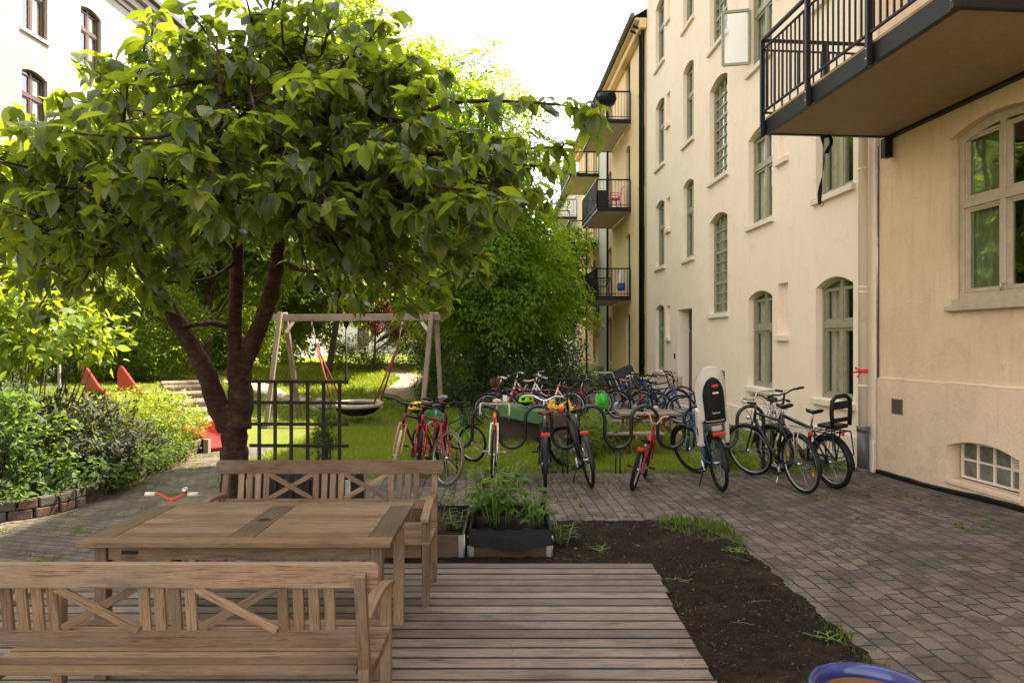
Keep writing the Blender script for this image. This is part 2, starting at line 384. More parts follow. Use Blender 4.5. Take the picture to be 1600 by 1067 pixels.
grid('paving', ax(-2.9, 5.9, .2), ax(-3, 9.72, .2), M['pave'], .006, kind='structure')
grid('path', ax(-5.32, -2.9, .1), ax(-3, 9.5, .2), M['pave2'], .006, kind='structure')
grid('path', ax(-9, -5.32, .1), ax(-3, 6.9, .2), M['pave2'], .006, kind='structure')
grid('path', ax(-5.32, -4.0, .1), ax(9.5, 12.2, .2), M['pave2'], .006, kind='structure')
def fnoise(X, Y, s=1.0, seed=0):
    r = np.random.RandomState(seed); o = np.zeros_like(X)
    for k in range(14):
        a = r.rand()*6.28; f = s*(1+2.2*k**1.0*.35); ph = r.rand()*6.28
        o += np.sin((X*np.cos(a)+Y*np.sin(a))*f+ph)/(1+k*.3)
    return o/6
def soilz(X, Y):
    ex = np.minimum(np.minimum(X-(-1.2), 2.10-X), np.minimum(7.05-Y, 99))
    e2 = ex - .9*np.clip((Y-6.2), 0, 1)*np.clip(X-1.5, 0, 1)
    e2 = e2+.06*fnoise(X, Y, 9, 5)+.03*fnoise(X, Y, 30, 7)
    return np.clip(e2*.22, -.02, .035)+(.012*fnoise(X, Y, 16, 2)+.010*fnoise(X, Y, 40, 6)+.005*nrs.randn(*np.shape(X)))*np.clip(e2*6, 0, 1)
grid('soil', ax(-1.3, 2.25, .03), ax(2.2, 7.2, .03), M['soil'], .004, soilz, kind='structure')
grid('gravel', ax(1.4, 5.4, .3), ax(15.0, 40, .5), M['gravel'], .008, kind='structure')
def ribbon(name, pts, w, mat, dz=.012):
    V = []; F = []; pts = [Vector(p) for p in pts]
    sp = []
    for i in range(len(pts)-1):
        for t in np.linspace(0, 1, 12, endpoint=False): sp.append(pts[i].lerp(pts[i+1], t))
    sp.append(pts[-1]); n = 7
    for i, p in enumerate(sp):
        d = (sp[min(i+1, len(sp)-1)]-sp[max(i-1, 0)]).normalized(); s = Vector((-d.y, d.x))
        for k in range(n):
            q = p+s*((k/(n-1)-.5)*w*(1+.15*math.sin(i*.7+k)*(k in (0, n-1)))); V.append((q.x, q.y, ghs(q.x, q.y)+dz))
    for i in range(len(sp)-1):
        for k in range(n-1): F.append((i*n+k, i*n+k+1, (i+1)*n+k+1, (i+1)*n+k))
    return mesh_np(name, np.array(V), np.array(F), mat, smooth=True, kind='structure')
ribbon('garden_path', [(-2.3, 19.5), (-3.4, 21), (-3.4, 24), (-5.5, 29), (-9, 33)], 1.1, M['sand'], .02)
ribbon('garden_path', [(-5.6, 17.6), (-7.5, 19.5), (-10, 20.5), (-14, 21)], 1.5, M['sand'], .03)

# ---------------- facades ----------------
class Fr:
    def __init__(s, O, U):          # O: foot of the wall, U: direction along it (to the right seen from outside)
        s.O = Vector((*O, 0)); s.U = Vector((*U, 0)).normalized(); s.n = Vector((s.U.y, -s.U.x, 0))
    def pt(s, u, z, d=0): return s.O+s.U*u+Z*z-s.n*d     # d > 0 goes inwards
    def box(s, mb, u0, u1, z0, z1, d0, d1):
        Mx = Matrix((s.U, -s.n, Z)).transposed()
        mb.box(s.pt((u0+u1)/2, (z0+z1)/2, (d0+d1)/2), (abs(u1-u0), abs(d1-d0), abs(z1-z0)), Mx)
def arcz(o, u):
    r = o.get('rise', 0)
    if r <= 0: return o['z1']
    t = (u-o['u0'])/(o['u1']-o['u0'])*2-1
    return o['z1']+r*(1-t*t)
def wall(mb, fr, u0, u1, z0, z1, ops, dep=.16):
    us = sorted({u0, u1, *[o['u0'] for o in ops], *[o['u1'] for o in ops]})
    zs = sorted({z0, z1, *[o['z0'] for o in ops], *[o['z1']+o.get('rise', 0) for o in ops]})
    us = [u for u in us if u0 <= u <= u1]; zs = [z for z in zs if z0 <= z <= z1]
    for i in range(len(us)-1):
        j = 0
        while j < len(zs)-1:
            uc = (us[i]+us[i+1])/2
            ins = lambda zc: any(o['u0'] < uc < o['u1'] and o['z0'] < zc < o['z1']+o.get('rise', 0) for o in ops)
            if ins((zs[j]+zs[j+1])/2): j += 1; continue
            k = j
            while k < len(zs)-1 and not ins((zs[k]+zs[k+1])/2): k += 1
            mb.quadv([fr.pt(us[i], zs[j]), fr.pt(us[i+1], zs[j]), fr.pt(us[i+1], zs[k]), fr.pt(us[i], zs[k])]); j = k
    for o in ops:
        a, b = o['u0'], o['u1']; d = o.get('dep', dep); top = o['z1']+o.get('rise', 0); n = 10 if o.get('rise', 0) > 0 else 1
        mb.quadv([fr.pt(a, o['z0']), fr.pt(a, o['z1']), fr.pt(a, o['z1'], d), fr.pt(a, o['z0'], d)])
        mb.quadv([fr.pt(b, o['z0'], d), fr.pt(b, o['z1'], d), fr.pt(b, o['z1']), fr.pt(b, o['z0'])])
        mb.quadv([fr.pt(a, o['z0'], d), fr.pt(b, o['z0'], d), fr.pt(b, o['z0']), fr.pt(a, o['z0'])])
        for k in range(n):
            ua, ub = a+(b-a)*k/n, a+(b-a)*(k+1)/n; za, zb = arcz(o, ua), arcz(o, ub)
            mb.quadv([fr.pt(ua, za), fr.pt(ub, zb), fr.pt(ub, zb, d), fr.pt(ua, za, d)])
            if n > 1: mb.quadv([fr.pt(ua, za), fr.pt(ub, zb), fr.pt(ub, top), fr.pt(ua, top)])
def shell(mb, fr, u0, u1, z0, z1, depth):     # back, sides and inner faces so the house is a closed volume
    for (a, b) in (((u0, depth), (u1, depth)), ((u0, 0), (u0, depth)), ((u1, 0), (u1, depth))):
        mb.quadv([fr.pt(a[0], z0, a[1]), fr.pt(b[0], z0, b[1]), fr.pt(b[0], z1, b[1]), fr.pt(a[0], z1, a[1])])
def window(parent, fr, o, sash, style, sillw=.06, curtain=False, sillmat='sill', label=None):
    a, b, z0, z1 = o['u0'], o['u1'], o['z0'], o['z1']; d = o.get('dep', .16); mid = (a+b)/2; fw = .055
    m = MB(); F = lambda *q: fr.box(m, *q)
    F(a, a+fw, z0, arcz(o, a+fw*.5), d-.05, d+.05); F(b-fw, b, z0, arcz(o, b-fw*.5), d-.05, d+.05); F(a+fw, b-fw, z0, z0+fw, d-.05, d+.05)
    rise = o.get('rise', 0); tr = z0+(z1-z0)*(.66 if style != 'grid' else .5)
    n = 8 if rise else 1
    for k in range(n):     # arched head
        ua, ub = a+(b-a)*k/n, a+(b-a)*(k+1)/n
        m.beam(fr.pt(ua, arcz(o, ua)-fw/2, d), fr.pt(ub, arcz(o, ub)-fw/2, d), .1, fw)
    w = m.build('window', sash, parent, bevel=0, label=label)
    s = MB(); S = lambda *q: fr.box(s, *q)
    if style == 'cross':
        S(mid-.045, mid+.045, z0+fw, arcz(o, mid)-fw, d-.03, d+.03); S(a+fw, b-fw, tr-.05, tr+.05, d-.045, d+.045)
        for (ua, ub) in ((a+fw, mid-.045), (mid+.045, b-fw)):
            for (za, zb) in ((z0+fw, tr-.05), (tr+.05, z1-fw*.3)):
                S(ua, ua+.045, za, zb, d-.02, d+.02); S(ub-.045, ub, za, zb, d-.02, d+.02)
                S(ua+.045, ub-.045, za, za+.05, d-.021, d+.021); S(ua+.045, ub-.045, zb-.05, zb, d-.021, d+.021)
    elif style == 'grid':
        nc, nr = 4, 9
        for i in range(1, nc): S(a+(b-a)*i/nc-.014, a+(b-a)*i/nc+.014, z0+fw, arcz(o, a+(b-a)*i/nc)-fw*.8, d-.02, d+.02)
        for j in range(1, nr):
            zz = z0+(z1-z0)*j/nr; t = .035 if j in (3, 6) else .014; S(a+fw, b-fw, zz-t, zz+t, d-.022, d+.022)
    elif style == 'bars':
        S(mid-.035, mid+.035, z0+fw, arcz(o, mid)-fw, d-.03, d+.03)
        for t in (.34, .67): S(a+fw, b-fw, z0+(z1-z0)*t-.025, z0+(z1-z0)*t+.025, d-.025, d+.025)
    s.build('sash', sash, w)
    p = MB(); zt = arcz(o, mid)
    pts = [fr.pt(a, z0, d+.012), fr.pt(b, z0, d+.012)]+[fr.pt(b+(a-b)*k/8, arcz(o, b+(a-b)*k/8), d+.012) for k in range(9)]
    p.quadv(pts, [(0, 0)]*len(pts)); p.build('pane', M['glass'], w)
    r = MB(); fr.box(r, a-.3, b+.3, z0-.3, zt+.3, 1.3, 1.34)
    for (q0, q1, q2, q3) in (((a-.3, z0-.3), (a-.3, zt+.3), 0, 0), ((b+.3, z0-.3), (b+.3, zt+.3), 0, 0), ((a-.3, z0-.3), (b+.3, z0-.3), 0, 0), ((a-.3, zt+.3), (b+.3, zt+.3), 0, 0)):
        r.quadv([fr.pt(q0[0], q0[1], d+.03), fr.pt(q1[0], q1[1], d+.03), fr.pt(q1[0], q1[1], 1.3), fr.pt(q0[0], q0[1], 1.3)])
    r.build('room', M['interior'], w)
    if curtain:
        c = MB()
        for (ua, ub) in curtain:
            n = 22; q = [fr.pt(ua+(ub-ua)*i/n, 0, d+.11+.018*math.sin(i*2.1)+.008*math.sin(i*5)) for i in range(n+1)]
            for i in range(n): c.quadv([q[i]+Z*(z0+.02), q[i+1]+Z*(z0+.02), q[i+1]+Z*(zt), q[i]+Z*zt], sm=True)
        c.build('curtain', M['curtain'], w)
    if sillw:
        t = MB(); fr.box(t, a-.07, b+.07, z0-.11, z0-.012, -sillw, d-.052); t.build('sill', M[sillmat] if isinstance(sillmat, str) else sillmat, w, bevel=.008)
    return w
def tube_path(mb, pts, r, n=10): mb.tube(pts, r, n)

# ---- cream house, right ----
FC = Fr((5.461-.0356*23.4, 23.4), (.0356, -1))           # u grows towards the camera
def uC(Y): return (23.4-Y)*math.hypot(1, .0356)
def YC(px): return 5.461/((px-800)/FP+.0356)
EX = 14.0
house = thing('apartment_house', 'smooth cream plastered apartment house with olive grey windows behind the parked bicycles', 'building', (4.63, 23.4, 0))
ops = []; wins = []
for zi, z in enumerate((.93, 4.22, 7.42, 10.62)):
    ops.append(dict(u0=uC(22.2), u1=uC(21.1), z0=z, z1=z+1.95, rise=.13, st='cross'))
    ops.append(dict(u0=uC(14.3), u1=uC(13.1), z0=z+(.03 if zi else 0), z1=z+1.80, rise=.14, st='cross', op=(zi == 2)))
    if zi != 2 or 1: ops.append(dict(u0=uC(11.36), u1=uC(10.2), z0=z, z1=z+1.80, rise=.14, st='cross'))
    for q in ((20.85, 20.45), (12.85, 12.42)):
        ops.append(dict(u0=uC(q[0]), u1=uC(q[1]), z0=(1.98, 5.25, 8.42, 11.6, 14.7)[zi], z1=(1.98, 5.25, 8.42, 11.6, 14.7)[zi]+.95, st='niche', dep=.10))
for z in (4.12, 7.30, 10.5): ops.append(dict(u0=uC(19.1), u1=uC(18.1), z0=z, z1=z+2.0, rise=.13, st='cross'))
for z in (2.52, 5.74, 8.95): ops.append(dict(u0=uC(16.8), u1=uC(15.55), z0=z, z1=z+2.22, rise=.15, st='grid'))
door = dict(u0=uC(19.6), u1=uC(18.25), z0=.05, z1=2.75, rise=0, dep=.36, st='door')
ops.append(door); gb = dict(u0=uC(16.0), u1=uC(15.72), z0=.46, z1=1.18, dep=.05, st='block'); ops.append(gb)
wm_ = MB(); L = uC(9.62)
wall(wm_, FC, 0, L, 0, EX, ops); shell(wm_, FC, 0, L, 0, EX, 11)
wm_.build('wall', M['cream'], house)
pl = MB()
for (a, b) in ((0, door['u0']-.08), (door['u1']+.08, uC(16.1)), (uC(16.1), uC(15.6)), (uC(15.6), L)):
    FC.box(pl, a, b, -.05, .44 if (a, b) != (uC(16.1), uC(15.6)) else .40, -.035, -.002)
pl.build('plinth', M['plinthcream'], house, bevel=.01)
rf = MB(); FC.box(rf, -.2, L+.2, EX+.002, EX+.25, -.55, 11.3); rf.build('roof', M['roof'], house)
for o in ops:
    if o['st'] in ('cross', 'grid'):
        near = o['u0'] > 8 and o['z0'] < 5
        wd = window(house, FC, o, M['greensash'], o['st'], .07, curtain=[(o['u0'], o['u0']+.45*(o['u1']-o['u0'])), (o['u1']-.15, o['u1'])] if near or o['z0'] < 12 else False)
        if o.get('op'):
            cs = MB(); h0, h1 = o['z0']+.22, o['z0']+1.33; A = FC.pt(o['u0'], 0, .02); B = A+FC.n*.52-FC.U*.12
            d = (B-A).normalized()
            for (p, q) in ((A+Z*h0, A+Z*h1), (B+Z*h0, B+Z*h1), (A+Z*h0, B+Z*h0), (A+Z*h1, B+Z*h1)): cs.beam(p, q, .055, .055)
            c_ = cs.build('open_casement', M['greensash'], wd, label='window casement swung open'); gp_ = MB(); gp_.quadv([A+Z*h0, B+Z*h0, B+Z*h1, A+Z*h1]); gp_.build('casement_pane', M['glass'], c_ and wd)
    elif o['st'] == 'niche':
        q = MB(); q.quadv([FC.pt(o['u0'], o['z0'], .1), FC.pt(o['u1'], o['z0'], .1), FC.pt(o['u1'], o['z1'], .1), FC.pt(o['u0'], o['z1'], .1)])
        nn = q.build('blind_niche', M['cream'], house)
        t = MB(); FC.box(t, o['u0']-.04, o['u1']+.04, o['z0']-.12, o['z0']-.012, -.07, .095); t.build('sill', M['sill'], nn, bevel=.008)
    elif o['st'] == 'door':
        q = MB(); FC.box(q, o['u0']+.04, o['u1']-.04, .05, 2.15, .31, .37); FC.box(q, o['u0']+.04, o['u1']-.04, 2.2, 2.72, .31, .37)
        for k in range(5): FC.box(q, o['u0']+.14, o['u1']-.14, .2+k*.4, .5+k*.4, .295, .308)
        dd = q.build('door', M['brownsash'], house)
        q = MB(); FC.box(q, o['u0'], o['u1'], -.1, .049, -.25, .6); q.build('doorstep', M['concrete'], house)
        q = MB(); FC.box(q, door['u0']-.34, door['u0']-.26, 1.35, 1.5, -.03, -.001); q.build('doorbell', M['blackmetal'], house, bevel=.005)
    elif o['st'] == 'block':
        q = MB()
        for i in range(2):
            for j in range(5): FC.box(q, o['u0']+.005+i*.14, o['u0']+.13+i*.14, o['z0']+.005+j*.143, o['z0']+.132+j*.143, .02, .05)
        q.build('glass_block_window', M['glassblock'], house, bevel=.008)
        q = MB(); q.quadv([FC.pt(o['u0'], o['z0'], .045), FC.pt(o['u1'], o['z0'], .045), FC.pt(o['u1'], o['z1'], .045), FC.pt(o['u0'], o['z1'], .045)]); q.build('mortar', M['sill'], house)
q = MB(); FC.box(q, uC(16.0), L-.3, EX+.251, EX+3.3, .02, 5)
q.build('added_shade_block', M['cream'], house)  # unseen block added on the roof to keep the left path in shade
# cream downpipe at the corner
q = MB(); bx, by = 5.461-.0356*9.75-.10, 9.75
q.tube([(bx, by, .62), (bx, by, 9.0), (bx, by, EX)], .062, 14)
dp = q.build('downpipe', M['plinthcream'], house)
q = MB(); q.tube([(bx, by, -.02), (bx, by, .60)], .078, 14); q.tube([(bx, by, .57), (bx, by, .64)], .086, 14); q.tube([(bx, by, -.01), (bx, by, .05)], .09, 14)
q.build('pipe_shoe', M['greyp'] if 'greyp' in M else flat('grey_plastic_pipe', (.10, .085, .08), .4), dp)
q = MB()
for zc in (1.22, 2.55, 2.62, 4.3): q.tube([(bx, by, zc-.012), (bx, by, zc+.012)], .070, 14)
q.build('pipe_collar', M['plinthcream'], dp)
q = MB(); bx2 = bx-.012
for k in range(10): pass
q.tube([(bx, by, 1.40), (bx, by, 1.455)], .067, 14)
tapeM = flat('red_barrier_tape', (.62, .03, .03), .4)
for (dx, dz, l) in ((-.10, .05, .13), (-.07, -.09, .12), (-.13, -.02, .1)):
    q.beam((bx-.05, by-.06, 1.43), (bx-.05+dx*1.1, by-.09, 1.43+dz), .002, .028)
q.build('barrier_tape', tapeM, None, label='red and white barrier tape knotted round the cream downpipe', cat='tape')
q = MB(); q.tube([(bx+.14, by-.12, 1.3), (bx+.14, by-.12, 4.6)], .022, 8); q.build('conduit', M['galv'], house)

# ---- near beige house ----
FN = Fr((5.15, 9.56), (.0844, -1)); kN = math.hypot(1, .0844)
def uN(Y): return (9.56-Y)*kN
near = thing('beige_house', 'rough beige plastered house with the balcony and basement window', 'building', (5.15, 9.56, 0))
LN = 14.0
wo = dict(u0=uN(8.2), u1=uN(6.86), z0=2.27, z1=4.27, rise=.13, dep=.17)
bo = dict(u0=uN(8.22), u1=uN(7.16), z0=.20, z1=.60, rise=.10, dep=.20)
mv = MB(); wall(mv, FN, 0, LN, 1.34, 16.2, [wo]+[dict(u0=uN(8.2), u1=uN(6.86), z0=2.27+3.3*k, z1=4.27+3.3*k, rise=.13, dep=.17) for k in (1, 2)]); shell(mv, FN, 0, LN, -.1, 16.2, 11); mv.build('wall', M['beige'], near)
mv = MB(); i0 = len(mv.v); FL = Fr((5.15, 9.56), (.0844, -1)); FL.O = FL.O+FN.n*.035
wall(mv, FL, 0, LN, -.1, 1.345, [bo])
# wavy ledge along the top of the lower coat
n = 90; prev = None
for k in range(n+1):
    u = LN*k/n; zz = 1.335+.03*u/3+.005*math.sin(u*5)+.004*math.sin(u*13+1)
    cur = (FN.pt(u, zz-.02, -.034), FN.pt(u, zz, -.038), FN.pt(u, zz+.02, .004))
    if prev: mv.quadv([prev[0], cur[0], cur[1], prev[1]], sm=True); mv.quadv([prev[1], cur[1], cur[2], prev[2]], sm=True)
    prev = cur
mv.build('plinth', M['beigelow'], near)
rf = MB(); FN.box(rf, -.0, LN+.2, 16.202, 16.45, -.5, 11.3); rf.build('roof', M['roof'], near)
q = MB(); n = 60; prev = None
for k in range(n+1):
    u = LN*k/n; g = ghs(*(FN.pt(u, 0).xy)); zz = g+.055+.006*math.sin(u*4)+.004*math.sin(u*11)
    cur = (FN.pt(u, g-.05, -.062), FN.pt(u, zz, -.060), FN.pt(u, zz+.015, -.034))
    if prev: q.quadv([prev[0], cur[0], cur[1], prev[1]], sm=True); q.quadv([prev[1], cur[1], cur[2], prev[2]], sm=True)
    prev = cur
q.build('flashing', M['tar'], near)
# big window with two casements
def near_window(o, curt=True):
    m = MB(); F = lambda *q: FN.box(m, *q); a, b, z0, z1 = o['u0'], o['u1'], o['z0'], o['z1']; mid = (a+b)/2; tr = z0+(z1-z0)*.60
    F(a+.02, a+.09, z0+.08, z1, .10, .17); F(b-.09, b-.02, z0+.08, z1, .10, .17); F(a+.09, b-.09, z0+.08, z0+.15, .10, .17)
    for k in range(8):
        ua, ub = a+(b-a)*k/8, a+(b-a)*(k+1)/8; m.beam(FN.pt(ua, arcz(o, ua)-.05, .135), FN.pt(ub, arcz(o, ub)-.05, .135), .07, .10)
    F(mid-.035, mid+.035, z0+.15, z1+.05, .095, .165); F(a+.09, b-.09, tr-.045, tr+.045, .092, .16)
    w = m.build('window', M['beigesash'], near, bevel=.006)
    s = MB(); S = lambda *q: FN.box(s, *q)
    for (ua, ub) in ((a+.09, mid-.035), (mid+.035, b-.09)):
        for (za, zb) in ((z0+.15, tr-.045), (tr+.045, z1-.0)):
            for (t, d0, d1) in ((.028, .115, .160), (.052, .128, .155)):
                S(ua+.004, ua+t, za+.004, zb, d0, d1); S(ub-t, ub-.004, za+.004, zb, d0, d1)
                S(ua+t, ub-t, za+.004, za+t, d0+.001, d1); S(ua+t, ub-t, zb-t, zb, d0+.001, d1)
    s.build('sash', M['beigesash'], w, bevel=.003)
    p = MB(); FN.box(p, a+.05, b-.05, z0+.1, z1+.02, .150, .152); p.build('pane', M['glass'], w)
    r = MB(); r.quadv([FN.pt(a-.3, z0-.3, 1.2), FN.pt(b+.3, z0-.3, 1.2), FN.pt(b+.3, z1+.4, 1.2), FN.pt(a-.3, z1+.4, 1.2)])
    for (q0, q1) in (((a-.3, z0-.3), (a-.3, z1+.4)), ((b+.3, z0-.3), (b+.3, z1+.4)), ((a-.3, z0-.3), (b+.3, z0-.3)), ((a-.3, z1+.4), (b+.3, z1+.4))):
        r.quadv([FN.pt(q0[0], q0[1], .2), FN.pt(q1[0], q1[1], .2), FN.pt(q1[0], q1[1], 1.2), FN.pt(q0[0], q0[1], 1.2)])
    r.build('room', M['interior'], w)
    c = MB()
    for (ua, ub) in ((a+.03, a+.62), (b-.40, b)):
        nn = 40; qq = [FN.pt(ua+(ub-ua)*i/nn, 0, .23+.02*math.sin(i*1.3)+.01*math.sin(i*3.1)) for i in range(nn+1)]
        for i in range(nn): c.quadv([qq[i]+Z*(z0+.05), qq[i+1]+Z*(z0+.05), qq[i+1]+Z*(z1+.1), qq[i]+Z*(z1+.1)], sm=True)
    c.build('curtain', flat('sheer_curtain', (.55, .54, .42), .9), w)
    h = MB(); u = mid; h.tube([FN.pt(u+.02, z0+.22, .11), FN.pt(u+.02, z0+.22, .06), FN.pt(u+.02, z0+.14, .055)], .011, 8); h.build('handle', M['galv'], w)
    t = MB(); FN.box(t, a-.03, b+.03, z0-.055, z0-.0, -.055, .16); FN.box(t, a, b, z0+.001, z0+.079, .02, .165); t.build('sill', M['beigesash'], w, bevel=.004)
    mm = MB(); FN.box(mm, a-.035, b+.035, z0-.062, z0-.056, -.062, .0); mm.build('drip_edge', M['galv'], w)
for k in range(3): near_window(dict(u0=wo['u0'], u1=wo['u1'], z0=wo['z0']+3.3*k, z1=wo['z1']+3.3*k, rise=.13, dep=.17))
# basement window of glass blocks
bw = MB(); a, b = bo['u0']+.05, bo['u1']-.02; F = lambda *q: FL.box(bw, *q)
z0_, z1_ = bo['z0']+.03, .68; bwid = (b-a-.02)/4
for i in range(5): F(a+i*bwid, a+i*bwid+.025, z0_, z1_-(.05 if i in (0, 4) else 0), .15, .19)
for j in range(3): F(a, b, z0_+j*.21, z0_+.025+j*.21, .152, .188)
bwo = bw.build('window', M['sill'], near, label='glass block basement window', bevel=.003)
gbm = MB()
for i in range(4):
    for j in range(2):
        if i == 3 and j == 1: continue
        FL.box(gbm, a+.027+i*bwid, a+(i+1)*bwid-.002, z0_+.027+j*.21, z0_+.208+j*.21, .165, .19)
gbm.build('glass_block', M['glassblock'], bwo, bevel=.012)
lv = MB(); i = 3
for k in range(7): FL.box(lv, a+.03+i*bwid, a+(i+1)*bwid-.002, z0_+.235+k*.026, z0_+.252+k*.026, .15, .185)
lv.build('louvre', M['sill'], bwo)
q = MB(); q.quadv([FL.pt(bo['u0'], bo['z0'], .195), FL.pt(bo['u1'], bo['z0'], .195), FL.pt(bo['u1'], .72, .195), FL.pt(bo['u0'], .72, .195)]); q.build('backing', M['interior'], bwo)
q = MB(); FL.box(q, bo['u0']-.02, bo['u1']+.02, bo['z0']-.045, bo['z0']+.012, -.02, .19); q.build('sill', M['beigelow'], bwo, bevel=.008)
q = MB(); uv_ = uN(9.22)
for k in range(6): FL.box(q, uv_, uv_+.19, .89+k*.034, .905+k*.034, -.012, .01)
FL.box(q, uv_-.01, uv_, .88, 1.085, -.014, .01); FL.box(q, uv_+.19, uv_+.2, .88, 1.085, -.014, .01); FL.box(q, uv_, uv_+.19, .88, 1.08, -.003, .01)
q.build('vent_grille', flat('rusty_vent', (.10, .07, .06), .6), near)

# ---- big balcony on the near house ----
A0, A1 = uN(9.33), uN(5.80); D = 1.78
bal = MB(); F = lambda *q: FN.box(bal, *q)
ZB = 4.62
F(A0, A1, ZB, ZB+.20, -D, -D+.06); F(A0, A0+.06, ZB, ZB+.20, -D+.06, -.01); F(A1-.06, A1, ZB, ZB+.20, -D+.06, -.01); F(A0+.06, A1-.06, ZB-.02, ZB+.12, -.09, -.005)
balo = bal.build('balcony', M['blackmetal'], near, bevel=.004, label='black steel balcony with dark baluster railing')
q = MB()
for k in range(3):
    s0 = A0+.061+(A1-A0-.122)*k/3; s1 = A0+.061+(A1-A0-.122)*(k+1)/3; FN.box(q, s0+.002, s1-.002, ZB+.012, ZB+.03, -D+.061, -.091)
q.build('soffit', M['soffit'], balo)
q = MB()
for k in range(3):
    for i in range(7):
        for j in range(4):
            s0 = A0+.12+(A1-A0-.2)*(k+i/7)/3; q.sph(FN.pt(s0, ZB+.011, -.15-(D-.25)*j/3), .006, 6, 4)
q.build('soffit_screw', M['galv'], balo)
q = MB()
nb = int(D/.13)
for k in range(nb): FN.box(q, A0+.01, A1-.01, ZB+.205, ZB+.232, -D+.01+k*.13, -D+.13+k*.13)
q.build('floor_board', wood('fresh_pine', [(.3, (.42, .26, .10)), (.6, (.66, .45, .20)), (.75, (.55, .36, .15))], .7), balo)
ZR = ZB+1.27
def rail_run(p, q_, nbal, posts):
    p, q_ = Vector(p), Vector(q_); m = MB(); m.beam(p+Z*ZR, q_+Z*ZR, .05, .035); m.beam(p+Z*(ZR-.13), q_+Z*(ZR-.13), .03, .02); m.beam(p+Z*(ZB+.30), q_+Z*(ZB+.30), .03, .025)
    m.build('rail', M['blackmetal'], balo, bevel=.003)
    for k in range(nbal):
        t = (k+.5)/nbal; c = p.lerp(q_, t)
        if any(abs(t-pt)*(q_-p).length < .05 for pt in posts): continue
        b_ = MB(); b_.beam(c+Z*(ZB+.31), c+Z*(ZR-.14), .018, .018); b_.build('baluster', M['blackmetal'], balo)
    for pt in posts:
        c = p.lerp(q_, pt); m = MB(); m.beam(c+Z*(ZB-.02), c+Z*(ZR+.0), .055, .055); m.build('post', M['blackmetal'], balo, bevel=.003)
        m = MB()
        for zz in (.05, .15): m.sph(c+Z*(ZB+zz)+FN.n*.03, .012, 6, 4)
        m.build('bolt', M['galv'], balo)
c0, c1, c2, c3 = FN.pt(A0+.0, 0, -.05), FN.pt(A0+.0, 0, -D-.03), FN.pt(A1, 0, -D-.03), FN.pt(A1, 0, -.05)
rail_run(c1, c2, 34, (0, .333, .667, 1.0)); rail_run(c0, c1, 16, (.5,)); rail_run(c2, c3, 16, (.5,))
q = MB(); FN.box(q, A0+.0, A0+.10, ZB-.28, ZB-.021, -.14, -.03); q.build('bracket', M['blackmetal'], balo, bevel=.005)
# strap hanging off the balcony
q = MB(); sc_ = FN.pt(A0+.08, 0, -1.02); prev = None
for (off, n, L_, tw) in ((0, 22, .92, 1.6), (.10, 8, .24, .3)):
    prev = None
    for k in range(n+1):
        t = k/n; z = ZB-.01-L_*t; a_ = tw*math.sin(t*4.0); c = sc_+Vector((off+.03*math.sin(t*5), 0, 0)); dv = Vector((math.cos(a_), math.sin(a_), 0))*.027
        cur = (c-dv+Z*z, c+dv+Z*z)
        if prev: q.quadv([prev[0], prev[1], cur[1], cur[0]], sm=True); q.quadv([prev[0]+Vector((0,.004,0)), cur[0]+Vector((0,.004,0)), cur[1]+Vector((0,.004,0)), prev[1]+Vector((0,.004,0))], sm=True)
        prev = cur
q.tube([sc_+Z*(ZB-.93)+Vector((.02*math.cos(a), 0, .03*math.sin(a))) for a in np.linspace(0, 6.28, 10, endpoint=False)], .004, 6, closed=True)
q.build('webbing_strap', flat('black_webbing', (.018, .016, .018), .7), None, label='black webbing strap dangling under the end of the big balcony', cat='strap')

# ---- yellow house further back ----
FY = Fr((5.461-.0356*41.0, 41.0), (.0356, -1)); kY = math.hypot(1, .0356)
def uY(Y): return (41.0-Y)*kY
yh = thing('yellow_house', 'yellow plastered house with olive plinth and stacked balconies beyond the cream house', 'building', (4.0, 41, 0))
yo = []
for zi, z in enumerate((.95, 4.05, 7.45, 10.75)):
    for j, (y0, y1) in enumerate(((24.6, 23.75), (27.0, 26.15), (30.9, 30.1), (35.4, 34.6), (38.2, 37.4))):
        dr = (j in (1, 3) and zi > 0)
        yo.append(dict(u0=uY(y0), u1=uY(y1), z0=z-(.55 if dr else 0), z1=z+1.85, rise=.14, st='bars'))
mv = MB(); LY = uY(23.4)-.002; wall(mv, FY, 0, LY, 0, 12.95, yo); shell(mv, FY, 0, LY, 0, 12.95, 10); mv.build('wall', M['yellow'], yh)
for o in yo: window(yh, FY, o, M['darkgreensash'], 'bars', .05, sillmat='yellow', curtain=[(o['u0'], o['u0']+.3)])
mv = MB()
for (a, b) in ((0, uY(31.9)), (uY(30.5), LY)): FY.box(mv, a, b, -.05, .66, -.03, -.002)
mv.build('plinth', M['green_plinth'], yh)
mv = MB(); FY.box(mv, uY(33.2), uY(31.0), 0, 12.2, -.03, -.004); mv.build('wall_strip', M['greyplaster'], yh)
mv = MB(); FY.box(mv, -.1, LY, 12.6, 12.95, -.25, -.001); FY.box(mv, -.1, LY, 12.85, 12.95, -.42, -.251); mv.build('cornice', M['yellow'], yh, bevel=.03)
mv = MB(); mv.tube([FY.pt(-.2, 12.98, -.52), FY.pt(LY+.1, 12.98, -.52)], .085, 10)
mv.build('gutter', M['roofred'], yh)
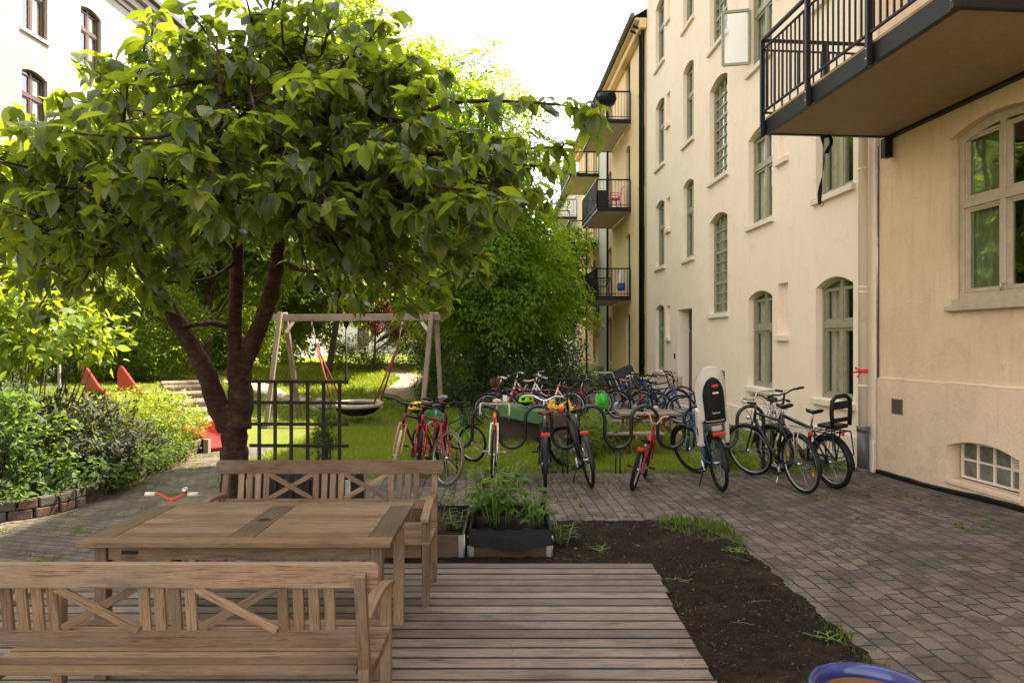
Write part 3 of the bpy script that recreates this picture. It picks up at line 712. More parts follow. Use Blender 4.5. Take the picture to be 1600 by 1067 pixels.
mv = MB(); mv.quadv([FY.pt(-.2, 12.96, -.5), FY.pt(LY, 12.96, -.5), FY.pt(LY, 15.8, 4.2), FY.pt(-.2, 15.8, 4.2)]); mv.quadv([FY.pt(-.2, 12.96, 10), FY.pt(LY, 12.96, 10), FY.pt(LY, 15.8, 4.2), FY.pt(-.2, 15.8, 4.2)]); mv.quadv([FY.pt(-.2, 12.95, -.5), FY.pt(LY, 12.95, -.5), FY.pt(LY, 12.95, 10), FY.pt(-.2, 12.95, 10)])
mv.build('roof', M['roof'], yh)
for (y, dx, mm, r_) in ((23.62, .10, 'blackmetal', .06), (24.0, .10, 'blackmetal', .05), (30.55, .1, 'blackmetal', .05), (37.0, .1, 'blackmetal', .05)):
    q = MB(); p = FY.pt(uY(y), 0, -dx); q.tube([p, p+Z*12.6, p+Z*12.75-FY.n*-.35], r_, 10); q.build('downpipe', M[mm], yh)
def far_balcony(fr, par, ua, ub, z, D, sof, hasplinth=True, tall=.16, lab=None):
    m = MB(); F = lambda *q: fr.box(m, *q)
    F(ua, ub, z, z+tall, -D, -D+.05); F(ua, ua+.05, z, z+tall, -D+.05, -.01); F(ub-.05, ub, z, z+tall, -D+.05, -.01)
    b = m.build('balcony', M['blackmetal'], par, label=lab)
    m = MB(); n = 14
    for k in range(n): fr.box(m, ua+.055, ub-.055, z+.02, z+.05, -D+.055+(D-.07)*k/n, -D+.045+(D-.07)*(k+1)/n)
    m.build('soffit', sof, b)
    m = MB(); ps = [fr.pt(ua, 0, -.03), fr.pt(ua, 0, -D), fr.pt(ub, 0, -D), fr.pt(ub, 0, -.03)]
    for i in range(3):
        p, q_ = ps[i], ps[i+1]; m.beam(p+Z*(z+1.2), q_+Z*(z+1.2), .05, .05); L_ = (q_-p).length; nn = int(L_/.11)
        m.beam(p+Z*(z+.24), q_+Z*(z+.24), .025, .025)
        for k in range(nn+1):
            c = p.lerp(q_, k/nn); t = .035 if k in (0, nn) or k % 11 == 0 else .014; m.beam(c+Z*(z+.1), c+Z*(z+1.18), t, t)
    m.build('railing', M['blackmetal'], b)
    return b
for i, z in enumerate((3.42, 6.80, 10.15)):
    far_balcony(FY, yh, uY(30.0), uY(26.0), z, 1.3, M['soffit3'])
    far_balcony(FY, yh, uY(37.6), uY(33.4), z-.25, 1.45, M['soffit2'])
mv = MB()
FY.box(mv, uY(37.6), uY(33.4), 3.37, 4.27, -1.49, -1.46)
mv.build('railing_cloth', flat('dark_screen_cloth', (.03, .03, .028), .8), yh)
FZ = Fr((5.461-.0356*58, 58), (.0356, -1))
far = thing('grey_house', 'pale grey house at the far end of the right row', 'building', (3.4, 58, 0))
zo = [dict(u0=17-(y+1), u1=17-y, z0=z, z1=z+1.8, rise=.12, st='bars') for z in (.95, 4.1, 7.3) for y in (2, 5, 9, 13)]
mv = MB(); wall(mv, FZ, 0, 16.98, 0, 11.8, zo); shell(mv, FZ, 0, 16.98, 0, 11.8, 10); mv.build('wall', M['greyplaster'], far)
for o in zo: window(far, FZ, o, M['darkgreensash'], 'bars', .05)
mv = MB(); mv.quadv([FZ.pt(-.2, 11.8, -.5), FZ.pt(17, 11.8, -.5), FZ.pt(17, 14.4, 4.2), FZ.pt(-.2, 14.4, 4.2)]); mv.quadv([FZ.pt(-.2, 11.8, 10), FZ.pt(17, 11.8, 10), FZ.pt(17, 14.4, 4.2), FZ.pt(-.2, 14.4, 4.2)]); mv.build('roof', M['roof'], far)
for z in (3.2, 6.55, 9.4): far_balcony(FZ, far, 16.98-4.2, 16.98-.6, z-.1, 1.5, M['soffit2'])

# ---- left house ----
FLt = Fr((-16.0, -8), (.036, 1)); LL = 62
lh = thing('old_house', 'tall pale old house with brown windows behind the left trees', 'building', (-16, -8, 0))
lo = [dict(u0=y+8-.55, u1=y+8+.55, z0=z, z1=z+1.95, rise=.14, st='cross') for z in (1.6, 4.9, 8.2, 11.45) for y in (17.0, 21.4, 24.1, 28.8, 31.5, 36.2, 38.9)]
mv = MB(); wall(mv, FLt, 0, LL, 0, 15.3, lo); shell(mv, FLt, 0, LL, 0, 15.3, 11); mv.build('wall', M['leftwall'], lh)
for o in lo: window(lh, FLt, o, M['brownsash'], 'cross', .07, curtain=[(o['u0'], o['u0']+.4), (o['u1']-.4, o['u1'])] if o['z0'] > 8 else False)
mv = MB(); FLt.box(mv, 0, LL, 14.55, 14.75, -.08, -.001); FLt.box(mv, 0, LL, 14.75, 15.05, -.22, -.001); FLt.box(mv, 0, LL, 15.05, 15.3, -.42, -.001); mv.build('cornice', M['leftwall'], lh, bevel=.03)
mv = MB(); FLt.box(mv, 0, LL, 15.31, 15.5, -.6, 11.2); mv.quadv([FLt.pt(0, 15.5, -.6), FLt.pt(LL, 15.5, -.6), FLt.pt(LL, 18.2, 4.5), FLt.pt(0, 18.2, 4.5)]); mv.build('roof', M['roof'], lh)
mv = MB()
for k in range(60): FLt.box(mv, k+.3, k+.34, 15.5, 15.72, -.5, -.46)
mv.build('snow_guard', M['blackmetal'], lh)
# end house closing the yard behind the trees
FE = Fr((-16.5, 64), (1, 0)); eh = thing('end_house', 'pale house closing the far end of the yard behind the trees', 'building', (-16.5, 64, 0))
eo = [dict(u0=x, u1=x+1.1, z0=z, z1=z+1.9, rise=.1, st='bars') for z in (1.4, 4.6, 7.8) for x in (2, 5, 8, 11, 14, 17)]
mv = MB(); wall(mv, FE, 0, 20, 0, 11, eo); shell(mv, FE, 0, 20, 0, 11, 10); mv.build('wall', M['greyplaster'], eh)
for o in eo: window(eh, FE, o, M['brownsash'], 'bars', .05)
mv = MB(); FE.box(mv, -.3, 20.3, 11.01, 11.3, -.4, 10.3); mv.build('roof', M['roof'], eh)
# ================= deck, benches, table =================
DZ = .08
deck = thing('timber_deck', 'weathered brown timber deck under the table and benches', 'deck', (-1.2, 3.5, 0))
yb = 5.455; k = 0
while yb > 1.3:
    xr = 1.10+rnd.uniform(-.012, .012)+(.02 if yb > 4.9 else -.0)-(5.4-yb)*.02; xl = -3.5+rnd.uniform(-.02, .02)
    m = MB(); zt = DZ+rnd.uniform(-.0025, .0015)
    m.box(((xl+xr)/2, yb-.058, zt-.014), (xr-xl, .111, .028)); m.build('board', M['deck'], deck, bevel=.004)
    yb -= .1255; k += 1
m = MB()
for x in (-3.3, -2.2, -1.1, 0, .95): m.box((x, 3.4, .024), (.045, 4.05, .046))
m.build('joist', M['darkwood'], deck)
m = MB()
yb = 5.455
while yb > 1.3:
    for x in (-3.3, -2.2, -1.1, 0, .95):
        for d in (-.028, -.09): m.lathe([(.0045, 0), (.0045, .0018), (.001, .0022)], (x+rnd.uniform(-.005, .005), yb+d, DZ-.0005), 6)
    yb -= .1255
m.build('screw', flat('dull_screw', (.10, .09, .08), .6), deck)

def bench(label, x0, yback, face, grp):
    """x0 left end of the top rail; yback where the back stands; face +1 looks away from the camera"""
    t = thing('garden_bench', label, 'bench', (x0+.85, yback, DZ), 0, grp); f = face
    T = M['teak']; bz = DZ
    back = lambda z: yback - f*.10*max(0, (z-.42))/.48*0.6        # slight rake
    def bp(x, z, off=0): return Vector((x0+x, back(z)+off, bz+z))
    m = MB()
    # top rail with rounded ends
    w_, h_ = 1.70, .098; out = []
    for (cx, cz, a0) in ((w_-.03, .03, -90), (w_-.03, h_-.03, 0), (.03, h_-.03, 90), (.03, .03, 180)):
        for q in range(5): a = R(a0+q*22.5); out.append((cx+.03*math.cos(a), cz+.03*math.sin(a)))
    Mx = Matrix.Translation(bp(0, .782, -f*.006)) @ Matrix(((1, 0, 0, 0), (0, 0, -1, 0), (0, 1, 0, 0), (0, 0, 0, 1)))
    m.prism(out, .034, Mx); m.build('top_rail', T, t, bevel=.004)
    m = MB(); m.box(bp(.85, .565), (1.53, .028, .07)); m.build('lower_rail', T, t, bevel=.003)
    for x in (.19, .253, .316, .378, .748, .811, .874, .936, 1.308, 1.371, 1.434, 1.497):
        m = MB(); m.beam(bp(x, .598), bp(x, .784), .043, .016, up=(0, 1, 0)); m.build('slat', T, t, bevel=.002)
    for xa in (.402, .962):
        m = MB(); m.beam(bp(xa, .602, .004), bp(xa+.322, .782, .004), .034, .014, up=(0, 1, 0)); m.build('cross_brace', T, t, bevel=.002)
        m = MB(); m.beam(bp(xa, .782, -.012), bp(xa+.322, .602, -.012), .034, .014, up=(0, 1, 0)); m.build('cross_brace', T, t, bevel=.002)
    for x in (.068, 1.632):
        m = MB(); m.beam(bp(x, 0), bp(x, .44), .045, .06, up=(0, 1, 0)); m.beam(bp(x, .44), bp(x, .845, -f*.036), .045, .045, up=(0, 1, 0)); m.build('leg', T, t, bevel=.003)
        m = MB(); m.beam(Vector((x0+x, yback+f*.47, bz)), Vector((x0+x, yback+f*.47, bz+.60)), .05, .05, up=(0, 1, 0)); m.build('leg', T, t, bevel=.003)
        # curved armrest
        m = MB(); n = 10; pts = []
        for i in range(n+1):
            q = i/n; pts.append(Vector((x0+x, yback-f*.02+f*.58*q, bz+.645+.035*math.sin(q*3.14)-.045*q)))
        pw = .056; out = [(p.y, p.z) for p in pts]; prof = [(a, b) for a, b in out]+[(a, b-.026) for a, b in out[::-1]]
        Mx = Matrix.Translation((x0+x, 0, 0)) @ Matrix(((0, 0, 1, 0), (1, 0, 0, 0), (0, 1, 0, 0), (0, 0, 0, 1)))
        m.prism(prof, pw, Mx); m.build('armrest', T, t, bevel=.005)
        m = MB(); m.box((x0+x, yback+f*.235, bz+.375), (.028, .43, .055)); m.build('side_rail', T, t, bevel=.002)
        m = MB()
        for zz in (.80, .56): m.lathe([(.008, 0), (.008, .004), (.001, .006)], bp(x, zz, -f*.026), 8, Matrix.Rotation(R(90*f), 4, 'X'))
        m.build('wood_plug', M['darkwood'], t)
    m = MB(); m.box((x0+.85, yback+f*.455, bz+.355), (1.50, .024, .08)); m.build('seat_rail', T, t, bevel=.003)
    for i in range(8):
        yy = yback+f*(.012+i*.066); m = MB(); m.box((x0+.85, yy, bz+.418-(.006 if 1 < i < 7 else 0)+rnd.uniform(-.001, .001)), (1.50 if i == 0 else 1.62, .056, .02)); m.build('seat_slat', T, t, bevel=.004)
    return t
bench('weathered garden bench nearest the camera with its back turned to it', -2.235, 2.80, 1, 'garden benches at the deck table')
bench('weathered garden bench on the far side of the deck table', -2.21, 5.06, -1, 'garden benches at the deck table')
t = thing('garden_table', 'rectangular weathered wooden garden table with a parasol hole', 'table', (-1.43, 3.95, DZ)); T = M['teak']
tx0, tx1, ty0, ty1, tz = -2.24, -.625, 3.50, 4.39, .82
def tb(name, x0, x1, y0, y1, z0, z1, mat=T, bv=.003):
    m = MB(); m.box(((x0+x1)/2, (y0+y1)/2, (z0+z1)/2), (x1-x0, y1-y0, z1-z0)); return m.build(name, mat, t, bevel=bv)
tb('tabletop_edge', tx0, tx1, ty0, ty0+.095, tz-.028, tz); tb('tabletop_edge', tx0, tx1, ty1-.095, ty1, tz-.028, tz)
M['teakdark'] = wood('darker_weathered_teak', [(.38, (.04, .02, .011)), (.45, (.15, .09, .05)), (.54, (.24, .155, .095)), (.66, (.09, .05, .028))], .6, 1, .6, (.08, .05, .03), .0012)
for (a, b) in ((tx0+.002, tx0+.13), (-1.497, -1.365), (tx1-.13, tx1-.002)):
    tb('cross_board', a, b, ty0+.099, ty1-.099, tz-.027, tz-.001, M['teakdark'])
nb = 7; wy = (ty1-ty0-.198)/nb
for (a, b) in ((tx0+.134, -1.501), (-1.361, tx1-.134)):
    for i in range(nb): tb('tabletop_slat', a, b, ty0+.099+i*wy+.0042, ty0+.099+(i+1)*wy-.0042, tz-.027, tz-.001-rnd.random()*.001)
m = MB(); m.lathe([(.0, .0), (.030, .0), (.034, .0015), (.036, .0)], (-1.431, 3.945, tz), 20); m.build('parasol_hole', M['blackmetal'], t)
m = MB(); m.lathe([(.036, 0), (.037, .003), (.046, .003), (.047, 0)], (-1.431, 3.945, tz-.0005), 24); m.build('hole_ring', M['teakdark'], t)
for (x, y) in ((tx0+.085, ty0+.10), (tx1-.085, ty0+.10), (tx0+.085, ty1-.10), (tx1-.085, ty1-.10)):
    m = MB(); m.box((x, y, (DZ+tz-.03)/2), (.062, .062, tz-.03-DZ)); m.build('leg', T, t, bevel=.004)
tb('apron', tx0+.118, tx1-.118, ty0+.083, ty0+.108, tz-.115, tz-.03); tb('apron', tx0+.118, tx1-.118, ty1-.108, ty1-.083, tz-.115, tz-.03)
tb('apron', tx0+.072, tx0+.097, ty0+.133, ty1-.133, tz-.115, tz-.03); tb('apron', tx1-.097, tx1-.072, ty0+.133, ty1-.133, tz-.115, tz-.03)
m = MB(); m.box((tx0+.235, ty0+.080, tz-.075), (.085, .006, .02)); m.build('label_plate', M['darkwood'], t, bevel=.002)

# ================= planters, trellis, pot =================
Msoil = M['soil']; liner = flat('black_pond_liner', (.004, .004, .005), .6, 0, .2)
def planter(label, x0, x1, y0, y1, h, lin,  mat=M['planterwood'], grp='pallet collar planters', flap=.0):
    t = thing('planter_box', label, 'planter', ((x0+x1)/2, (y0+y1)/2, 0), 0, grp)
    for (a, b, c, d) in ((x0, x1, y0, y0+.022), (x0, x1, y1-.022, y1), (x0, x0+.022, y0+.0225, y1-.0225), (x1-.022, x1, y0+.0225, y1-.0225)):
        m = MB(); m.box(((a+b)/2, (c+d)/2, h/2+.005), (b-a, d-c, h-.01)); m.build('side_board', mat, t, bevel=.003)
    for (cx, cy, sx, sy) in ((x0, y0, 1, 1), (x1, y0, -1, 1), (x0, y1, 1, -1), (x1, y1, -1, -1)):
        m = MB(); m.box((cx+sx*.022, cy-sy*.002, h/2+.003), (.046, .003, h)); m.box((cx-sx*.002, cy+sy*.022, h/2+.003), (.003, .046, h)); m.tube([(cx-sx*.004, cy-sy*.004, .01), (cx-sx*.004, cy-sy*.004, h+.01)], .008, 6)
        m.build('corner_hinge', M['galv'], t)
    if lin:
        m = MB(); n = 120; rows = [(-.03, h-.07), (-.012, h+.02), (.004, h+.055), (.03, h+.05), (.035, h-.04)] if lin is True else [(.0245, h-.02), (.026, h+.012), (.032, h+.015), (.036, h-.05)]
        per = []
        P4 = [(x0, y0), (x1, y0), (x1, y1), (x0, y1)]
        for s_ in range(4):
            a, b = Vector(P4[s_]), Vector(P4[(s_+1) % 4])
            for i in range(n//4): per.append((a.lerp(b, i/(n//4)), s_))
        cx, cy = (x0+x1)/2, (y0+y1)/2; vb = len(m.v)
        for (off, z) in rows:
            for i, (p, s_) in enumerate(per):
                d = Vector((cx, cy))-p; d.normalize(); wv = (.014*math.sin(i*.31+off*20)+.010*math.sin(i*.83+z*9)+.006*math.sin(i*1.9))*(1 if lin is True else .15)
                fl = flap*(1 if s_ == 0 else .25)*(math.sin(i/len(per)*4*math.pi) if s_ == 0 else 1)
                q = p+d*(off+wv*.35); zz = z+wv*.6
                if off < 0: zz -= abs(fl)*.9
                m.v.append((q.x-(0), q.y, zz))
        n = len(per)
        for r_ in range(len(rows)-1):
            for i in range(n):
                j = (i+1) % n; m.face((vb+r_*n+i, vb+r_*n+j, vb+(r_+1)*n+j, vb+(r_+1)*n+i), None, True)
        m.build('liner', liner, t)
    m = MB(); n = 14; vb = len(m.v)
    for j in range(n+1):
        for i in range(n+1):
            m.v.append((x0+.02+(x1-x0-.04)*i/n, y0+.02+(y1-y0-.04)*j/n, h-.055+.02*math.sin(i*1.3)*math.cos(j*1.1)+rnd.uniform(-.012, .012)))
    for j in range(n):
        for i in range(n): a = vb+j*(n+1)+i; m.face((a, a+1, a+n+2, a+n+1), None, True)
    m.build('soil', Msoil, t)
    return t
planter('wooden planter box between the far bench and the green leafy planter', -1.08, -.405, 5.74, 6.75, .22, 2, wood('brown_planter_wood', [(.38, (.06, .032, .02)), (.54, (.17, .105, .07)), (.66, (.09, .052, .034))], .8, 1, .5, (.03, .02, .013)))
planter('planter box with sagging black liner and tall green leafy plants', -.365, .335, 5.74, 6.75, .21, True, flap=.035)
planter('dark planter box standing under the lattice trellis', -2.85, -1.75, 7.35, 8.1, .36, False, M['darkwood'], None)
t = thing('trellis', 'dark brown square lattice trellis between the cherry tree and the bicycles', 'trellis', (-2.28, 7.34, 0))
for k in range(6):
    m = MB(); x = -2.715+k*.173; m.beam((x+rnd.uniform(-.004, .004), 7.33, .06), (x, 7.33, 1.44), .035, .02, up=(0, 1, 0)); m.build('upright', M['darkwood'], t, bevel=.002)
for z in (.735, .965, 1.195, 1.42):
    m = MB(); m.beam((-2.81, 7.309, z+.003), (-1.75, 7.309, z-.003), .02, .035); m.build('crossbar', M['darkwood'], t, bevel=.002)
bluegl = N('blue_glazed_ceramic'); f = bluegl.noise(bluegl.coord('Object', (1, 1, 3)), 6, 5, .6)
bluegl.fin(bluegl.ramp(f, [(.3, (.010, .014, .07)), (.6, (.028, .040, .18)), (.75, (.07, .08, .22))]), .15, None, 0, .6)
t = thing('plant_pot', 'large blue glazed ceramic pot with bare brown bottom at the lower edge', 'pot', (1.385, 2.60, .0))
m = MB(); m.lathe([(.0, .01), (.15, .01), (.165, .03), (.205, .25), (.222, .46), (.236, .485), (.242, .505), (.236, .522), (.216, .522), (.205, .505), (.200, .46)], (1.385, 2.60, 0), 64); m.build('bowl', bluegl.m, t)
m = MB(); m.lathe([(.1995, .475), (.195, .43), (.185, .405), (.0, .40)], (1.385, 2.60, 0), 48); m.build('inner_wall', flat('rusty_clay', (.20, .085, .03), .45, 0, .35, .002), t)

# ================= bicycle rack =================
t = thing('bicycle_rack', 'dark green wavy tube bicycle rack in front of the lawn', 'bicycle rack', (1.1, 9.54, 0))
rackM = flat('dark_green_rack_paint', (.018, .028, .024), .3, 0, .15)
pts = []; xs = -1.109-.185; r_ = .185; pts += [(xs, 9.54, -.02), (xs, 9.54, .3), (xs, 9.54, .6)]
for k in range(7):
    cx = -1.109+.74*k
    for a in range(180, -1, -15): pts.append((cx+r_*math.cos(R(a)), 9.54, .764+r_*math.sin(R(a))))
    if k < 6:
        for a in range(180, 361, 15): pts.append((cx+.37+r_*math.cos(R(a)), 9.54, .55+r_*math.sin(R(a))))
pts += [(3.331+r_, 9.54, .5), (3.331+r_, 9.54, -.02)]
m = MB(); m.tube(pts, .025, 14); m.build('wave_tube', rackM, t)
for k in (0, 2, 3, 5):
    cx = -1.109+.74*k+.37
    for dx in (-.032, .032):
        m = MB(); m.tube([(cx+dx, 9.54, -.02), (cx+dx, 9.54, .37)], .010, 8); m.build('support_leg', rackM, t)

# ================= bicycles =================
BK = {}
def meshc(key, fn, mat):
    if key not in BK: mb = MB(); fn(mb); BK[key] = mb.data(key[0], mat)
    return BK[key]
def inst(name, me, parent, loc=(0, 0, 0)):
    o = bpy.data.objects.new(name, me); COL.objects.link(o); o.parent = parent; o.location = loc; return o
rubber = flat('black_rubber', (.02, .019, .018), .8, 0, .2); rubtan = flat('tan_tyre_wall', (.38, .28, .17), .7)
chrome = flat('bicycle_chrome', (.62, .60, .58), .25, .95, .1); alu = flat('dull_aluminium', (.48, .46, .44), .38, .8)
blackpl = flat('black_plastic', (.018, .018, .02), .45); redlens = flat('red_reflector', (.55, .02, .015), .2); amber = flat('amber_reflector', (.85, .28, .02), .25)
brownleather = flat('brown_leather', (.16, .065, .035), .45); tanleather = flat('tan_bar_tape', (.48, .34, .24), .6)
def torus(mb, R_, r_, n=40, k=8):
    mb.tube([(R_*math.cos(2*math.pi*i/n), 0, R_*math.sin(2*math.pi*i/n)) for i in range(n)], r_, k, closed=True)
def spokes(mb, r, n=28):
    for i in range(n):
        a = 2*math.pi*i/n; s_ = 1 if i % 2 else -1; b = a+s_*.5*(1 if (i//2) % 2 else -1)
        mb.tube([(.022*math.cos(b), s_*.028, .022*math.sin(b)), (r*math.cos(a), 0, r*math.sin(a))], .0013, 3, cap=False)
    mb.tube([(0, -.045, 0), (0, .045, 0)], .016, 10)
def wheel(par, loc, r, tw, tyreM, rimM, S=None, full=True):
    w_ = bpy.data.objects.new('wheel', None); COL.objects.link(w_); w_.parent = par; w_.empty_display_size = .1
    w_.matrix_basis = (S or Matrix.Identity(4)) @ Matrix.Translation(loc)
    inst('tyre', meshc(('tyre', r, tw, tyreM.name), lambda m: torus(m, r-tw, tw), tyreM), w_)
    inst('rim', meshc(('rim', r, tw, rimM.name), lambda m: (torus(m, r-2*tw-.006, .010, 40, 6)), rimM), w_)
    inst('spokes', meshc(('spokes', r, tw), lambda m: spokes(m, r-2*tw-.008), chrome), w_)
    return w_
def bike(label, rear, front, lean=0, steer=0, grp=None, **o):
    g = lambda k, d=None: o.get(k, d)
    r = g('r', .345); tw = g('tw', .019); s = r/.345
    rear, front = Vector(rear), Vector(front); hd = math.atan2(front.y-rear.y, front.x-rear.x)
    wb = g('wb', (front-rear).length)
    root = thing(g('name', 'bicycle'), label, 'bicycle', (rear.x, rear.y, ghs(rear.x, rear.y)+.006), 0, grp)
    root.matrix_basis = Matrix.Translation(root.location) @ Matrix.Rotation(hd, 4, 'Z') @ Matrix.Rotation(R(lean), 4, 'X')
    fc = g('frame', flat('black_frame_paint', (.02, .02, .022), .25)); barM = g('bar', blackpl)
    RA = Vector((0, 0, r)); FA = Vector((wb, 0, r)); BB = Vector((.42*wb, 0, .285*s+.01))
    st = g('st', .50)*s; sdv = Vector((-math.sin(R(18)), 0, math.cos(R(18)))); ST = BB+sdv*st
    hb = 2*r+.06*s; av = Vector((-math.sin(R(19)), 0, math.cos(R(19)))); HB = Vector((wb-.045*s-(hb-r)*math.tan(R(19)), 0, hb)); HT = HB+av*g('ht', .14)*s
    S = Matrix.Translation(HB) @ Matrix.Rotation(R(steer), 4, av) @ Matrix.Translation(-HB)
    B = lambda mb, name, mat, par=root, bevel=0, **k: mb.build(name, mat, par, bevel=bevel, world=False, **k)
    Y_ = Vector((0, 1, 0)); tr = g('tube', .017)
    m = MB()
    m.tube([HB-av*.02*s, HT], tr*1.2, 10)
    if g('step', False):
        m.tube([HB+av*.03, HB.lerp(BB, .45)+Vector((0, 0, .03)), BB], tr, 10); m.tube([HT-av*.02, HB.lerp(BB, .5)+Vector((0, 0, .10)), BB+sdv*st*.42], tr*.85, 10)
    else:
        m.tube([HB+av*.02, BB], tr*g('down', 1.15), 10); m.tube([HT-av*.03*s, BB+sdv*st*g('tt', .93)], tr, 10)
    m.tube([BB, ST], tr, 10)
    for q in (-1, 1):
        m.tube([BB+Y_*q*.03, RA+Y_*q*.06], tr*.6, 8); m.tube([BB+sdv*st*.9+Y_*q*.015, RA+Y_*q*.06], tr*.5, 8)
    m.tube([BB-Y_*.04, BB+Y_*.04], .022, 10)
    B(m, 'frame', fc)
    m = MB()
    sp = g('susp', False); fr_ = tr*(1.05 if sp else .62)
    m.tube([HB-Y_*.06-av*.01, HB+Y_*.06-av*.01], tr*.9, 8)
    for q in (-1, 1):
        if sp: m.tube([HB+Y_*q*.06, HB+Y_*q*.06-av*.20], .016, 8); m.tube([HB+Y_*q*.06-av*.19, FA+Y_*q*.058], .020, 8)
        else: m.tube([HB+Y_*q*.045, HB+Y_*q*.052-av*.15*s, FA+Y_*q*.054+Vector((-.02, 0, .06)), FA+Y_*q*.054], [fr_*1.2, fr_*1.15, fr_, fr_*.8], 8)
    m.xf(S); B(m, 'fork', g('fork', fc))
    wheel(root, RA, r, tw, g('tyre', rubber), g('rim', alu))
    wheel(root, FA, r, tw, g('tyre', rubber), g('rim', alu), S)
    # handlebar
    HC = HT+av*g('stem', .13)+Vector((.03, 0, 0)); hw = g('hw', .30); typ = g('hb', 'flat')
    m = MB(); m.tube([HT, HC-Vector((.03, 0, 0)), HC], .0135, 8); m.xf(S); B(m, 'stem', g('stemM', barM))
    if typ == 'flat': path = [(-.06, 1.0, .03), (-.02, .55, .03), (.01, .25, .0), (.01, .0, 0)]
    elif typ == 'city': path = [(-.22, .92, .035), (-.12, .95, .045), (-.02, .86, .06), (.05, .5, .065), (.03, .22, .02), (0, 0, 0)]
    elif typ == 'high': path = [(-.16, .95, .14), (-.06, .95, .16), (.0, .60, .16), (.02, .32, .09), (.01, .12, .0), (0, 0, 0)]
    elif typ == 'drop': path = [(-.02, .66, -.13), (.05, .67, -.14), (.10, .68, -.10), (.11, .68, -.04), (.06, .67, .0), (.0, .62, .0), (0, .3, 0), (0, 0, 0)]
    else: path = [(-.05, 1, .14), (0, .75, .14), (0, .35, .10), (0, .14, 0), (0, 0, 0)]
    L_ = [HC+Vector((x, y*hw, z)) for x, y, z in path]; Rr = [HC+Vector((x, -y*hw, z)) for x, y, z in path][::-1]
    m = MB(); m.tube(L_+Rr[1:], .0115, 8); m.xf(S); hbo = B(m, 'handlebar', barM)
    gl = 3 if typ == 'drop' else 0
    for side in (L_, Rr[::-1]):
        if typ == 'drop':
            m = MB(); m.tube(side[:7], .0155, 8); m.xf(S); B(m, 'bar_tape', g('grip', tanleather), hbo)
            m = MB(); m.tube([side[2]+Vector((.0, 0, .02)), side[2]+Vector((.04, 0, .05)), side[2]+Vector((.05, 0, -.05)), side[2]+Vector((.02, 0, -.11))], .007, 6); m.xf(S); B(m, 'brake_lever', chrome, hbo)
        else:
            d = (side[1]-side[0]).normalized(); m = MB(); m.tube([side[0]-d*.02, side[0]-d*.018, side[0]+d*.095, side[0]+d*.1], [.014, .0175, .016, .012], 8); m.xf(S); B(m, 'grip', g('grip', blackpl), hbo)
            m = MB(); q = side[0]+d*.12; f = Vector((.055, 0, -.02)); m.tube([q, q+f, q+f-d*.10], .006, 6); m.tube([q, q+Vector((.02, 0, 0))], .014, 6); m.xf(S); B(m, 'brake_lever', blackpl if typ != 'city' else chrome, hbo)
    m = MB()     # cables
    for side, end in ((L_, HB+Vector((.03, .02, -.05))), (Rr[::-1], BB.lerp(HB, .6)+Y_*.02)):
        a = S @ (side[1 if typ != 'drop' else 4]); a2 = S @ (HC+Vector((.10, (side[0].y)*.5, .02))); m.tube([a, a2, S @ (HB+Vector((.05, 0, .05))), end], .003, 5)
    B(m, 'cable', blackpl, hbo)
    # saddle
    SD = BB+sdv*(g('sad', .90)*1.0-BB.z)/math.cos(R(18)); m = MB(); m.tube([ST-sdv*.02, SD-sdv*.03], .0125, 8); sp_ = B(m, 'seat_post', g('postM', alu))
    m = MB(); n = 12; prof = [(-.13, .03), (-.12, .065), (-.085, .078), (-.04, .07), (.0, .045), (.05, .028), (.10, .020), (.135, .010)]
    k_ = g('sw', 1.0)*s**.5; vb = 0
    for (x, hwid) in prof:
        for i in range(n):
            a = 2*math.pi*i/n; yy = math.cos(a)*hwid*k_; zz = math.sin(a)*.028
            if zz > 0: zz = zz*.7+.002
            m.v.append((SD.x+.0+x*s**.5, yy, SD.z+zz-.012*math.sin((x+.13)/.265*3.14)+(.012 if x < -.08 else 0)))
    for i in range(len(prof)-1):
        for j in range(n): j2 = (j+1) % n; m.face((i*n+j, i*n+j2, (i+1)*n+j2, (i+1)*n+j), None, True)
    m.face(range(n)); m.face([(len(prof)-1)*n+j for j in range(n)][::-1])
    B(m, 'saddle', g('saddle', blackpl))
    # crank
    m = MB(); m.lathe([(.002, -.004), (.085*s, -.003), (.09*s, 0), (.085*s, .003), (.002, .004)], BB-Y_*.05, 24, Matrix.Rotation(R(90), 4, 'X'))
    ca = R(g('crank', 35)); cv = Vector((math.cos(ca), 0, math.sin(ca)))*.165*s
    m.beam(BB-Y_*.06, BB-Y_*.075+cv, .018, .012); m.beam(BB+Y_*.06, BB+Y_*.075-cv, .018, .012); cr = B(m, 'crank', g('crankM', alu))
    for (c, q) in ((BB-Y_*.12+cv, -1), (BB+Y_*.12-cv, 1)):
        m = MB(); m.box(c, (.08*s, .085, .020)); m.tube([c-Y_*.06*q, c+Y_*.02*q], .006, 6); B(m, 'pedal', g('pedal', blackpl), cr, .004)
    m = MB(); cc = .0855*s
    m.tube([BB-Y_*.05+Vector((0, 0, cc)), RA-Y_*.05+Vector((0, 0, .035)), RA-Y_*.05+Vector((-.035, 0, 0)), RA-Y_*.05-Vector((0, 0, .035)), BB-Y_*.05-Vector((0, 0, cc))], .005, 4); B(m, 'chain', flat('chain_steel', (.12, .10, .08), .5, .6))
